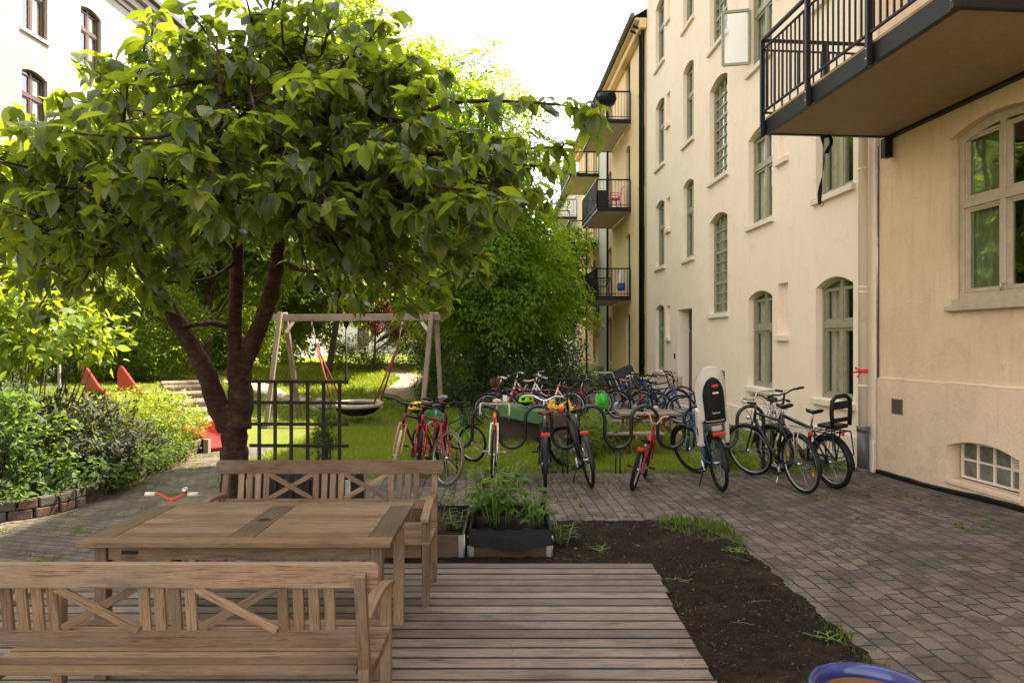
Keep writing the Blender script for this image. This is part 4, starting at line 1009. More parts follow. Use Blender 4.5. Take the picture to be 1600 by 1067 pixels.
    if g('guard', False):
        m = MB(); out = [(BB.x+.10, BB.z), (BB.x+.06, BB.z+.09), (BB.x-.05, BB.z+.10), (RA.x+.02, RA.z+.045), (RA.x-.05, RA.z), (RA.x+.02, RA.z-.045), (BB.x, BB.z-.10), (BB.x+.08, BB.z-.07)]
        m.prism([(a, b) for a, b in out], .012, Matrix.Translation((0, -.075, 0)) @ Matrix(((1, 0, 0, 0), (0, 0, 1, 0), (0, 1, 0, 0), (0, 0, 0, 1)))); B(m, 'chain_guard', g('guardM', fc), bevel=.004)
    def mud(c, a0, a1, S_=None):
        m = MB(); n = 18; rr = r+.022; wd = tw+.012
        for i in range(n+1):
            a = R(a0+(a1-a0)*i/n); e = Vector((math.cos(a), 0, math.sin(a)))
            for (yy, dr) in ((-wd, -.012), (-wd*.6, 0), (wd*.6, 0), (wd, -.012)): m.v.append(tuple(c+e*(rr+dr)+Y_*yy))
        for i in range(n):
            for j in range(3): a = i*4+j; m.face((a, a+1, a+5, a+4), None, True)
        for q in (-1, 1):
            e = Vector((math.cos(R(a1-12)), 0, math.sin(R(a1-12)))); m.tube([c+Y_*q*.06, c+e*rr+Y_*q*wd], .003, 5)
        if S_: m.xf(S_)
        return B(m, 'mudguard', g('mudM', blackpl))
    if g('mud', True): mud(RA, 20, 188 if not g('shortmud') else 150); mud(FA, 150 if not g('fmud2') else 60, 8 if not g('fmud2') else -30, S) if g('fmud', True) else None
    if g('rack', False):
        zt = 2*r+.075; m = MB(); xe = -.22*s
        for q in (-1, 1): m.tube([(.20, q*.05, zt), (.0, q*.06, zt), (xe, q*.055, zt), (xe-.02, q*.02, zt)], .006, 6); m.tube([(-.02, q*.06, zt), RA+Y_*q*.075], .005, 6); m.tube([(-.12, q*.06, zt), RA+Y_*q*.075], .005, 6)
        m.tube([(xe-.02, -.02, zt), (xe-.02, .02, zt)], .006, 6)
        for x in (.12, .04, -.04, -.12): m.tube([(x, -.055, zt), (x, .055, zt)], .004, 6)
        m.tube([(.20, 0, zt), BB+sdv*st*.8], .005, 6)
        rk = B(m, 'rear_rack', g('rackM', blackpl))
        if g('big', False):
            m = MB()
            for q in (-1, 1): m.tube([(-.22, q*.13, zt-.02), (.10, q*.13, zt-.02), (.12, q*.13, zt-.30), (-.24, q*.13, zt-.30), (-.22, q*.13, zt-.02)], .009, 6); m.tube([(-.05, q*.13, zt-.02), RA+Y_*q*.07], .008, 6)
            for x in (-.2, -.05, .08): m.tube([(x, -.13, zt-.015), (x, .13, zt-.015)], .008, 6)
            B(m, 'pannier_rail', blackpl, rk)
    if g('tail', True):
        zt = 2*r+(.045 if g('rack', False) else .01); x = -.235*s if g('rack', False) else -.12
        wl = g('tailw', .075)
        m = MB(); m.box((x-.01, 0, zt), (.025, wl, .045)); B(m, 'rear_light', redlens, bevel=.008)
    if g('lamp', False):
        m = MB(); m.sph(HB+Vector((.085, 0, .04)), (.035, .028, .028)); m.tube([HB, HB+Vector((.07, 0, .04))], .007, 6); m.xf(S); B(m, 'front_lamp', blackpl if g('lamp') != 'c' else chrome)
    if g('reflect', False):
        m = MB()
        for a in (200, 20):
            m.box(RA+Vector((math.cos(R(a)), 0, math.sin(R(a))))*r*.68, (.05, .012, .022), Matrix.Rotation(R(-a+90), 4, 'Y'))
        B(m, 'wheel_reflector', amber, bevel=.003)
    if g('stand', False):
        m = MB(); m.tube([BB+Vector((-.10, .05, -.03)), Vector((BB.x-.16, .19, .015-.19*math.sin(R(-lean))*(1)))], .007, 8); m.sph((BB.x-.16, .19, .012-.19*math.sin(R(-lean))), .014, 8, 6); B(m, 'kickstand', g('standM', blackpl))
    if g('basket', False):
        W, Dp, H = .34, .25, .23; c = HC+Vector((.20, 0, -.16)); m = MB(); bt = .0028
        for j in range(6):
            z = c.z-H/2+H*j/5; k_ = .85+.15*j/5; q = [(c.x-Dp/2*k_, -W/2*k_, z), (c.x+Dp/2*k_, -W/2*k_, z), (c.x+Dp/2*k_, W/2*k_, z), (c.x-Dp/2*k_, W/2*k_, z)]; m.tube(q, bt*(2 if j == 5 else 1), 5, closed=True)
        for i in range(9):
            y = -W/2+W*i/8
            for sx in (-1, 1): m.tube([(c.x+sx*Dp/2*.85, y*.85, c.z-H/2), (c.x+sx*Dp/2, y, c.z+H/2)], bt, 5)
            m.tube([(c.x-Dp/2*.85, y*.85, c.z-H/2), (c.x+Dp/2*.85, y*.85, c.z-H/2)], bt, 5)
        for i in range(1, 6):
            x = -Dp/2+Dp*i/6
            for sy in (-1, 1): m.tube([(c.x+x*.85, sy*W/2*.85, c.z-H/2), (c.x+x, sy*W/2, c.z+H/2)], bt, 5)
        m.tube([(c.x-Dp/2, 0, c.z), tuple(HC)], .006, 6); m.xf(S); B(m, 'basket', g('basketM', blackpl))
    for fn in g('extra', []): fn(root, dict(RA=RA, FA=FA, BB=BB, SD=SD, HC=HC, HB=HB, HT=HT, S=S, r=r, B=B, ST=ST))
    return root

def colr(n, c, ro=.28): return flat(n, c, ro, 0, .1)
RED = colr('red_frame_paint', (.36, .015, .018)); DKRED = colr('dark_red_frame_paint', (.14, .012, .02)); ORG = colr('orange_frame_paint', (.75, .13, .03)); WHT = colr('white_frame_paint', (.70, .68, .62))
BLK = colr('black_gloss_paint', (.018, .018, .02)); GRY = colr('dark_grey_frame_paint', (.045, .042, .045), .4); BLU = colr('blue_frame_paint', (.02, .05, .16)); GRN = colr('green_frame_paint', (.02, .16, .06)); SILV = alu
PNK = flat('coral_handlebar', (.60, .28, .17), .4)
def child_seat(root, e):      # tall helmet-like shell behind the rider, open towards the front
    B = e['B']; SDz = 2*e['r']+.17; c = Vector((-.10, 0, SDz)); shellM = flat('beige_seat_shell', (.60, .54, .46), .5, 0, .05)
    def shellmesh(z0, z1, n, wfun, back, th, w0=1):
        m = MB(); nn = 16; rows = []
        for i in range(n+1):
            t = i/n; z = z0+(z1-z0)*t; hw_ = wfun(t)
            for j in range(nn+1):
                a = -1+2*j/nn; y = a*hw_; x = -back(t)+(min(1, abs(y)/.19)**3)*.15*(1-.35*t)
                m.v.append((c.x+x, y, c.z+z))
        b = len(m.v)
        for i in range(n+1):
            for j in range(nn+1): p = m.v[i*(nn+1)+j]; m.v.append((p[0]+th, p[1]*.95, p[2]-.004*(i == n)))
        for i in range(n):
            for j in range(nn):
                a = i*(nn+1)+j; m.face((a, a+1, a+nn+2, a+nn+1), None, True); m.face((b+a, b+a+nn+1, b+a+nn+2, b+a+1), None, True)
        for j in range(nn): a = n*(nn+1)+j; m.face((a, a+1, b+a+1, b+a)); m.face((j, b+j, b+j+1, j+1))
        for i in range(n):
            for q in (0, nn): a = i*(nn+1)+q; m.face((a, a+nn+1, b+a+nn+1, b+a))
        return m
    wf = lambda t: (.155+.035*math.sin(min(1, t/.55)*1.57)) if t < .6 else .19*math.sqrt(max(.02, 1-((t-.6)/.4)**2.3))
    bk = lambda t: .10+.13*t-.08*t*t
    cs = B(shellmesh(.02, .70, 22, wf, bk, .03), 'child_seat', shellM, label='beige shell child seat with black back panel')
    wf2 = lambda t: (.125+.012*t) if t < .5 else .132*math.sqrt(max(.02, 1-((t-.5)/.5)**2.2))
    bk2 = lambda t: bk((.03+.52*t)/.70)+.016
    B(shellmesh(.04, .56, 16, wf2, bk2, .02), 'back_panel', flat('black_seat_plastic', (.022, .022, .024), .5), cs)
    m = MB(); m.box((c.x-.232, 0, c.z+.46), (.02, .075, .035)); B(m, 'reflector', redlens, cs, .006)
    m = MB(); m.box((c.x-.222, 0, c.z+.375), (.02, .07, .022)); B(m, 'vent_slot', shellM, cs, .006)
    for q in (-1, 1):
        m = MB(); m.beam((c.x+.03, q*.165, c.z+.18), (c.x+.14, q*.16, c.z-.26), .06, .13, up=(1, 0, 0)); m.box((c.x+.17, q*.15, c.z-.28), (.12, .08, .035)); B(m, 'leg_guard', shellM, cs, .02)
        m = MB(); m.box((c.x+.07, q*.195, c.z-.10), (.02, .012, .10)); B(m, 'foot_strap', blackpl, cs, .004)
    m = MB(); m.box((c.x+.06, 0, c.z+.02), (.26, .28, .05)); B(m, 'cushion', flat('black_seat_plastic', (.022, .022, .024), .5), cs, .02)
    m = MB(); m.box((c.x+.02, 0, c.z-.07), (.2, .12, .07)); m.beam((c.x+.08, .03, c.z-.06), tuple(e['ST']+Vector((0, .03, -.05))), .016, .016); m.beam((c.x+.08, -.03, c.z-.06), tuple(e['ST']+Vector((0, -.03, -.05))), .016, .016); B(m, 'mount', alu, cs)
    cu = bpy.data.curves.new('lettering', 'FONT'); cu.body = 'hamax'; cu.size = .036; cu.extrude = .001; cu.align_x = 'CENTER'; cu.materials.append(flat('pale_lettering', (.6, .58, .55), .5))
    t0_ = bpy.data.objects.new('lettering', cu); COL.objects.link(t0_); me_ = bpy.data.meshes.new_from_object(t0_); bpy.data.objects.remove(t0_); to = bpy.data.objects.new('lettering', me_); COL.objects.link(to); to.parent = cs
    to.matrix_basis = Matrix.Translation((c.x-.150, 0, c.z+.12)) @ Matrix(((0, 0, -1), (-1, 0, 0), (0, 1, 0))).to_4x4()
def junior_seat(root, e):
    B = e['B']; z = 2*e['r']+.10; m = MB()
    m.box((-.07, 0, z+.03), (.30, .22, .05)); js = B(m, 'child_seat', blackpl, bevel=.02, label='black junior seat with open backrest')
    m = MB(); pts = [(-.22, -.12, z+.04), (-.235, -.135, z+.20), (-.255, -.125, z+.36), (-.26, -.07, z+.41), (-.26, .07, z+.41), (-.255, .125, z+.36), (-.235, .135, z+.20), (-.22, .12, z+.04)]
    m.tube(pts, .026, 8); m.beam((-.25, -.11, z+.30), (-.25, .11, z+.30), .02, .09); m.beam((-.23, -.11, z+.12), (-.23, .11, z+.12), .02, .05); B(m, 'backrest', blackpl, js)
def lockc(root, e):
    m = MB(); c = e['BB']+Vector((.05, .06, .22)); m.tube([c+Vector((.07*math.cos(a), .03*math.sin(a*2), .09*math.sin(a))) for a in np.linspace(0, 6.28, 14, endpoint=False)], .010, 6, closed=True); e['B'](m, 'chain_lock', blackpl)
G1 = 'bicycles parked at the wavy rack'
# from left to right along the rack
bike('bicycle with white rimmed front wheel, leftmost of the bicycles at the wavy rack', (-1.20, 10.0), (-1.56, 9.0), -3, 28, G1, frame=DKRED, tyre=rubtan, rim=WHT, hb='flat', hw=.31, saddle=brownleather, sad=.98, mud=False, fork=flat('pink_fork', (.50, .22, .18), .4))
bike('red bicycle with thick red suspension fork squeezed between two darker bicycles', (-1.02, 10.15), (-1.24, 9.15), 2, 20, G1, frame=RED, fork=RED, r=.33, tw=.025, susp=True, hb='flat', hw=.28, mud=False, stem=.10, sad=.92)
bike('dark red bicycle with one big turned front wheel beside the left end of the rack', (-.93, 9.72), (-.83, 8.72), 3, 36, G1, frame=DKRED, fork=RED, r=.355, tw=.017, tyre=flat('brown_tyre', (.10, .075, .05), .7), hb='flat', hw=.28, saddle=flat('grey_saddle', (.10, .10, .11), .35), sad=1.06, st=.56, mud=False, postM=RED)
bike('small green and black bicycle with a wire front basket behind the rack', (-1.35, 10.75), (-.62, 10.45), -6, -15, G1, frame=GRN, r=.28, tw=.02, hb='city', hw=.26, basket=True, sad=.78, st=.36, mud=False)
bike('orange and white racing bicycle with tan taped drop handlebars', (-.24, 10.05), (-.26, 9.06), -1.5, 0, G1, frame=ORG, fork=WHT, r=.34, tw=.014, hb='drop', hw=.29, bar=tanleather, saddle=flat('pale_brown_saddle', (.38, .27, .2), .5), sad=.98, st=.54, mud=False, pedal=chrome, crank=10, stem=.13, stemM=chrome, sw=.9)
bike('black city bicycle with brown leather saddle seen from behind', (.405, 8.36), (.44, 9.45), 0, -3, G1, frame=BLK, r=.345, tw=.020, hb='city', hw=.30, bar=chrome, saddle=brownleather, sw=1.5, sad=.96, rack=True, step=True, guard=True, lamp='c', crank=-60, tailw=.11, st=.5, stem=.17, extra=[lockc])
bike('dark grey hybrid bicycle leaning left with turned front wheel', (1.0, 8.66), (.90, 9.75), -9, 55, G1, frame=GRY, r=.35, tw=.022, hb='flat', hw=.33, sad=.96, tube=.026, susp=True, rim=rubber, fmud2=True, rack=False, stand=True, tailw=.11, stem=.22, mudM=GRY, down=1.5, fmud=False)
bike('small red child bicycle with coral handlebar leaning right', (1.50, 8.50), (1.80, 9.32), 13, 8, G1, name='child_bicycle', frame=RED, fork=RED, r=.265, tw=.026, hb='bmx', hw=.24, bar=PNK, sad=.60, st=.30, mud=False, stem=.10, tube=.022, crank=0, stemM=RED)
bike('trekking bicycle carrying a tall beige shell child seat', (2.58, 8.42), (2.56, 9.55), -8, 28, G1, frame=BLU, r=.35, tw=.022, hb='flat', hw=.34, sad=.98, susp=True, stand=True, rack=True, tailw=.16, stem=.24, extra=[child_seat], rim=rubber)
bike('black trekking bicycle with silver spokes and kickstand beside the child seat bicycle', (3.52, 8.24), (3.29, 9.32), -7, 22, G1, frame=BLK, r=.36, tw=.018, hb='city', hw=.31, bar=alu, sad=1.05, st=.58, rack=True, stand=True, standM=chrome, reflect=True, rackM=alu, lamp='c', stem=.16, tailw=.05, step=False)
bike('black cargo bicycle with an open backed black junior seat at the right end', (4.02, 8.52), (3.73, 9.60), -6, 12, G1, frame=BLK, r=.335, tw=.030, hb='flat', hw=.32, sad=.95, rack=True, big=True, tailw=.04, stem=.28, extra=[junior_seat], tube=.024)
bike('white bicycle with wire baskets behind the black trekking bicycle', (4.02, 10.75), (3.62, 9.80), -5, 12, G1, frame=WHT, fork=WHT, r=.33, tw=.02, hb='city', hw=.28, basket=True, basketM=chrome, sad=.96, step=True, rack=True)
# distant bicycles behind
G2 = 'bicycles crowded together beyond the green box'; G3 = 'bicycles leaning together by the far house corner'
def copy_tree(o, parent=None):
    c = o.copy(); COL.objects.link(c)
    if parent is not None: c.parent = parent
    for ch in list(o.children): copy_tree(ch, c)
    return c
def far_copy(src, rear, front, lean, label, grp):
    c = copy_tree(src); hd = math.atan2(front[1]-rear[1], front[0]-rear[0])
    c.matrix_basis = Matrix.Translation((rear[0], rear[1], ghs(*rear)+.006)) @ Matrix.Rotation(hd, 4, 'Z') @ Matrix.Rotation(R(lean), 4, 'X')
    c['label'] = label; c['group'] = grp; return c
fb1 = bike('dark bicycle nearest the front of the crowd beyond the green box', (.55, 14.9), (-.52, 15.05), 6, 15, G2, frame=BLK, hb='city', hw=.3, sad=.95, rack=True, bar=chrome)
fb2 = bike('red bicycle in the crowd of bicycles beyond the green box', (.95, 15.4), (-.12, 15.5), -7, -20, G2, frame=RED, hb='flat', hw=.3, sad=.93, tw=.024, r=.33, mud=False)
fb3 = bike('white bicycle with a silver city handlebar beyond the green box', (1.35, 15.8), (.30, 16.0), 8, 10, G2, frame=WHT, hb='city', bar=chrome, sad=.96, step=True, rack=True, rim=chrome)
fb4 = bike('bicycle with a brown front basket beyond the green box', (.62, 16.2), (-.42, 16.1), -5, -8, G2, frame=GRY, hb='city', sad=.93, basket=True, basketM=flat('rust_basket', (.20, .07, .03), .6), saddle=tanleather)
far_copy(fb1, (1.55, 16.6), (.5, 16.75), -9, 'black bicycle at the right back of the crowd beyond the green box', G2)
far_copy(fb3, (.95, 17.1), (-.1, 17.0), 8, 'white bicycle at the very back of the crowd beyond the green box', G2)
far_copy(fb2, (1.95, 16.1), (.9, 15.9), 9, 'red bicycle rightmost of the crowd beyond the green box', G2)
fb5 = bike('blue mountain bicycle lying against the others by the far house corner', (2.95, 15.9), (3.72, 15.2), -12, 20, G3, frame=BLU, hb='flat', hw=.32, tw=.026, r=.34, mud=False, sad=.92, tube=.022, susp=True)
fb6 = bike('black bicycle with red bottle and brown saddle by the far house corner', (2.55, 16.3), (3.45, 15.75), 10, -15, G3, frame=BLK, hb='flat', saddle=brownleather, sad=.95, mud=True, reflect=True,
    extra=[lambda root, e: (lambda m: (m.tube([e['BB']+Vector((.10, 0, .14)), e['BB']+Vector((.22, 0, .30))], .035, 8), e['B'](m, 'bottle', RED)))(MB())])
far_copy(fb1, (2.1, 16.6), (3.1, 16.4), -8, 'black city bicycle leftmost of those by the far house corner', G3)
far_copy(fb4, (3.2, 17.3), (4.15, 16.7), 7, 'bicycle with rust coloured basket by the far house corner', G3)
far_copy(fb5, (2.5, 17.3), (3.5, 17.1), 9, 'blue bicycle at the back left by the far house corner', G3)
far_copy(fb3, (3.4, 18.0), (4.35, 17.5), -7, 'white bicycle against the wall by the far house corner', G3)

# ================= swing, slide, steps =================
t = thing('swing_frame', 'weathered wooden swing frame standing on the lawn', 'swing', (-3.45, 15.4, 0)); W_ = M['greywood']
m = MB(); m.beam((-5.38, 15.4, 2.38), (-1.58, 15.4, 2.40), .12, .15); m.build('crossbeam', W_, t, bevel=.008)
for (a, b) in (((-5.20, 15.32, 2.50), (-5.21, 14.45, -.05)), ((-5.15, 15.48, 2.50), (-5.08, 16.35, -.05)), ((-1.80, 15.32, 2.50), (-1.93, 14.45, -.05)), ((-1.72, 15.48, 2.50), (-1.68, 16.35, -.05))):
    m = MB(); m.beam(a, b, .10, .10); m.build('leg', W_, t, bevel=.008)
for (x, s_) in ((-5.10, 1), (-1.86, -1)):
    m = MB(); m.beam((x, 15.4, 2.05), (x+s_*.18, 15.4, 2.30), .07, .05, up=(0, 1, 0)); m.build('brace', flat('pale_timber', (.55, .48, .36), .7), t)
ropM = flat('red_rope', (.20, .03, .025), .8, 0, .2, .004); nestM = flat('beige_nest_rope', (.36, .30, .22), .85, 0, .2, .01)
s = thing('nest_swing', 'round beige nest swing seat hanging on red ropes from the wooden frame', 'swing seat', (-3.49, 15.4, .41))
sc = Vector((-3.49, 15.4, .44)); m = MB(); m.tube([sc+Vector((.54*math.cos(a), .54*math.sin(a), .02*math.sin(a))) for a in np.linspace(0, 6.283, 36, endpoint=False)], .045, 10, closed=True); m.build('ring', nestM, s)
m = MB(); m.lathe([(.51, -.02), (.47, -.12), (.36, -.20), (.2, -.25), (.001, -.26), (.001, -.25), (.2, -.24), (.35, -.19), (.46, -.11), (.50, -.01)], sc, 28); m.build('net', flat('black_net', (.03, .03, .03), .8), s)
for q in (-1, 1):
    top = Vector((-3.49+q*1.02, 15.4, 2.30)); jn = Vector((-3.49+q*.92, 15.4, 1.75)); m = MB()
    m.tube([top, jn], .012, 6); m.tube([top+Z*.02, top-Z*.1], .03, 6); m.build('chain', M['galv'], s)
    m = MB()
    for r2 in (-1, 1): m.tube([jn, sc+Vector((q*.45, r2*.40, .03))], .022, 6)
    m.tube([jn-Z*.04, jn+Z*.06], .03, 6); m.tube([top+Z*.03, top-Z*.12], .028, 6); m.build('rope', ropM, s)
slideM = flat('red_slide_plastic', (.42, .022, .022), .4, 0, .06)
t = thing('slide', 'red plastic slide coming down beside the garden steps', 'slide', (-5.0, 11.6, 0))
pA = Vector((-8.45, 14.4, .72)); pB = Vector((-5.45, 12.0, .20)); pC = Vector((-4.85, 11.6, .07))
dirn = (pB-pA); dh = Vector((dirn.x, dirn.y, 0)).normalized(); sd_ = Vector((-dh.y, dh.x, 0))
m = MB(); path = [pA+(-dh)*.5, pA, pA.lerp(pB, .5)-Z*.06, pB, pC]; W2 = .30; vb = 0
for p in path:
    for (o_, z) in ((-W2-.02, .16), (-W2, 0.0), (W2, 0.0), (W2+.02, .16)): m.v.append(tuple(p+sd_*o_+Z*z))
for i in range(len(path)-1):
    for j in range(3): a = i*4+j; m.face((a, a+1, a+5, a+4), None, True)
for p_ in list(m.v): m.v.append((p_[0], p_[1], p_[2]-.03))
nn = len(path)*4
for i in range(len(path)-1):
    for j in range(3): a = nn+i*4+j; m.face((a, a+4, a+5, a+1), None, True)
m.build('chute', slideM, t)
for q in (-1, 1):
    m = MB(); out = [(-.55, 0), (-.55, .45), (-.50, .55), (-.40, .60), (-.30, .57), (.35, .20), (.9, .05), (.9, -.05)]
    Mx = Matrix.Translation(pA+sd_*q*(W2+.05)) @ Matrix((dh, Z, dh.cross(Z))).transposed().to_4x4() ; m.prism(out, .05, Mx); m.build('side_fin', slideM, t, bevel=.012)
m = MB(); m.beam(pC+sd_*-.34+Z*-.1, pC+sd_*-.34+Z*.16, .08, .1); m.build('end_stop', M['greywood'], t)
stepM = M['concrete']; sM = soil_mat('worn_stone_step', (.18, .14, .105), (.25, .20, .15))
t = thing('garden_steps', 'worn stone garden steps climbing beside the slide', 'steps', (-5.0, 12.6, 0))
for k in range(6):
    y = 13.3+k*.72; x = -5.95-k*.42; m = MB(); z = max(.10+k*.13, ghs(x-.3, y+.3)+.09)
    m.box((x, y, z/2-.05), (1.15, .95, z+.1), Matrix.Rotation(R(28+rnd.uniform(-7, 7)), 3, 'Z')); m.build('tread', sM, t, bevel=.03)
# stones edging the upper lawn
for k in range(15):
    x = -7.0+k*.20+rnd.uniform(-.03, .03) if k < 13 else -4.3+(k-13)*.3; h_ = rnd.uniform(.22, .36)
    m = MB(); c = Vector((x*1.0+.4, 18.42+rnd.uniform(-.05, .05), h_/2-.02)); m.box(c, (rnd.uniform(.18, .26), .2, h_), Matrix.Rotation(rnd.uniform(-.15, .15), 3, 'Y'))
    m.build('edging_stone', stepM, None, bevel=.03, label='rough edging stone holding the upper lawn behind the cherry tree', cat='stone', group='edging stones below the upper lawn')

# ================= lesser things behind the rack =================
t = thing('picnic_table', 'small wooden picnic table with attached plank benches on the lawn', 'picnic table', (2.45, 12.1, 0)); pm = M['picnic']; pd = M['greywood']
for k in range(5): m = MB(); m.box((2.38, 11.75+k*.155, .60), (1.05, .145, .035)); m.build('tabletop_plank', pd, t, bevel=.004)
for yy in (11.25, 12.95):
    for q in (0, .13): m = MB(); m.box((2.0 if yy < 12 else 2.4, yy+q, .33), (1.0, .12, .035)); m.build('bench_plank', pd, t, bevel=.004)
for x in (2.0, 2.75):
    for q in (-1, 1): m = MB(); m.beam((x, 12.06+q*.16, .59), (x, 12.06+q*.62, -.02), .045, .09); m.build('leg', pm, t, bevel=.004)
    m = MB(); m.beam((x+.05, 11.2, .29), (x+.05, 13.1, .29), .045, .09); m.beam((x+.05, 11.75, .555), (x+.05, 12.4, .555), .045, .05); m.build('crossbar', pm, t, bevel=.004)
m = MB(); m.beam((2.03, 12.06, .29), (2.38, 12.06, .56), .04, .07); m.beam((2.72, 12.06, .29), (2.38, 12.06, .56), .04, .07); m.build('brace', pm, t)
t = thing('storage_box', 'green painted wooden box with an exposed plank front behind the rack', 'box', (.15, 12.6, 0))
gp = wood('green_painted_wood', [(.3, (.05, .13, .04)), (.6, (.09, .22, .07)), (.75, (.07, .17, .06))], .6, 1, .3, (.04, .09, .03)); rz = Matrix.Rotation(R(-12), 3, 'Z')
m = MB(); m.box((.15, 12.75, .22), (.80, .45, .44), rz); m.build('body', M['planterwood'], t, bevel=.006)
m = MB(); m.beam((-.28, 12.72, .72), (.95, 12.45, .50), .55, .03); m.build('lid', gp, t, bevel=.006)
m = MB(); m.beam((-.26, 12.43, .60), (.93, 12.17, .385), .03, .20); m.build('front_board', gp, t, bevel=.006)
t = thing('sign_post', 'orange red post with a white cap behind the racing bicycle', 'post', (-.19, 13.0, 0))
m = MB(); m.tube([(-.19, 13, -.05), (-.19, 13, .72)], .035, 10); m.box((-.19, 12.97, .55), (.13, .03, .28)); m.build('pole', ORG, t)
m = MB(); m.box((-.13, 12.93, .70), (.09, .05, .26)); m.build('cap', WHT, t, bevel=.01)
lime = flat('lime_green_plastic', (.22, .48, .02), .4)
def helmet(label, c, mat, s_=1.0, rz_=0):
    m = MB(); n, k_ = 28, 10; vb = 0; Mx = Matrix.Rotation(rz_, 4, 'Z')
    for i in range(k_+1):
        th = math.pi/2*i/k_*1.12
        for j in range(n):
            a = 2*math.pi*j/n; rr = 1-.05*(math.cos(a*6)*math.sin(th*2)); p = Vector((.135*rr*math.sin(th)*math.cos(a), .10*rr*math.sin(th)*math.sin(a), .10*math.cos(th)*rr))*s_
            m.v.append(tuple(Mx @ p+Vector(c)))
    vents = set()
    for i in range(2, k_-2):
        for j in range(n):
            if j % 5 in (1, 2) and i % 4 != 0: vents.add((i, j))
    for i in range(k_):
        for j in range(n):
            if (i, j) in vents: continue
            j2 = (j+1) % n; m.face((i*n+j, (i+1)*n+j, (i+1)*n+j2, i*n+j2), None, True)
    t = thing('bicycle_helmet', label, 'helmet', c); o = m.build('shell', mat, t); md = o.modifiers.new('s', 'SOLIDIFY'); md.thickness = -.012
    m = MB(); m.sph(Vector(c)-Z*.005*s_, (.112*s_, .082*s_, .085*s_), 16, 10, Mx); m.build('inner_foam', blackpl, t)
    m = MB(); m.tube([Vector(c)+Mx@Vector((0, .08*s_, -.03)), Vector(c)+Mx@Vector((.02, 0, -.15*s_)), Vector(c)+Mx@Vector((0, -.08*s_, -.03))], .006, 5); m.build('strap', blackpl, t)
helmet('lime green vented bicycle helmet lying on the green box', (.26, 12.5, .765), lime, 1.05, .6)
helmet('yellow vented bicycle helmet hanging among the leftmost bicycles', (-1.36, 9.75, .90), flat('yellow_plastic', (.75, .48, .02), .4), .85, .3)
t = thing('toy_digger', 'yellow toy digger with a red wheel lying behind the brown saddle', 'toy', (.72, 11.2, .8)); yel = flat('yellow_plastic', (.75, .48, .02), .4); zz = .62
m = MB(); m.box((.72, 11.2, zz+.16), (.26, .12, .07)); m.box((.66, 11.2, zz+.23), (.10, .10, .09)); m.build('body', yel, t, bevel=.01)
m = MB(); m.beam((.80, 11.2, zz+.18), (.92, 11.2, zz+.28), .03, .03); m.beam((.92, 11.2, zz+.28), (.97, 11.2, zz+.16), .03, .03); m.box((.98, 11.2, zz+.13), (.07, .1, .06)); m.build('bucket_arm', yel, t, bevel=.005)
for x in (.64, .80):
    for y in (11.12, 11.28): m = MB(); m.lathe([(.001, -.02), (.045, -.02), (.05, 0), (.045, .02), (.001, .02)], (x, y, zz+.115), 14, Matrix.Rotation(R(90), 4, 'X')); m.build('wheel', flat('red_toy_plastic', (.6, .05, .03), .4), t)
m = MB(); m.box((.76, 11.2, .34), (.42, .34, .67)); m.build('wooden_crate', M['planterwood'], None, bevel=.01, label='wooden crate under the yellow toy digger', cat='crate')
t = thing('carrier_bag', 'bright green carrier bag beyond the third free hoop of the rack', 'bag', (1.85, 13.2, .55)); m = MB(); n = 10
for j in range(n+1):
    for i in range(n+1):
        m.v.append((1.60+.24*i/n+.03*j/n, 13.2-.05*math.sin(i*.9+j*.4)-.07*math.sin(3.14*j/n)*math.sin(3.14*i/n), .56+.28*j/n+.012*math.sin(i*2)))
for j in range(n):
    for i in range(n): a = j*(n+1)+i; m.face((a, a+1, a+n+2, a+n+1), None, True)
o_ = m.build('bag_side', flat('green_bag_plastic', (.05, .42, .03), .35), t); md = o_.modifiers.new('s', 'SOLIDIFY'); md.thickness = -.02
m = MB()
m.tube([(1.67, 13.18, .83), (1.70, 13.16, .90), (1.78, 13.16, .90), (1.81, 13.18, .83)], .008, 6); m.build('handle', flat('green_bag_plastic', (.05, .42, .03), .35), t)
m = MB(); m.beam((1.75, 13.25, -.02), (1.75, 13.25, .90), .05, .05); m.build('wooden_stake', M['greywood'], None, label='wooden stake holding up the green carrier bag', cat='stake')
t = thing('green_crate', 'bright green plastic crate behind the red suspension fork bicycle', 'crate', (-1.28, 10.4, .6)); m = MB(); gc = flat('green_crate_plastic', (.02, .20, .05), .4)
for (a, b, c, d) in ((-1.45, -1.05, 10.3, 10.315), (-1.45, -1.05, 10.585, 10.6), (-1.45, -1.435, 10.316, 10.584), (-1.065, -1.05, 10.316, 10.584)):
    for z in (.62, .69, .76): m.box(((a+b)/2, (c+d)/2, z), (b-a, d-c, .045))
m.box((-1.25, 10.45, .60), (.39, .28, .01)); m.build('slatted_side', gc, t, bevel=.003)
m = MB()
for (x, y) in ((-1.43, 10.32), (-1.07, 10.32), (-1.43, 10.58), (-1.07, 10.58)): m.box((x, y, .39), (.03, .03, .80))
m.build('corner_post', gc, t)
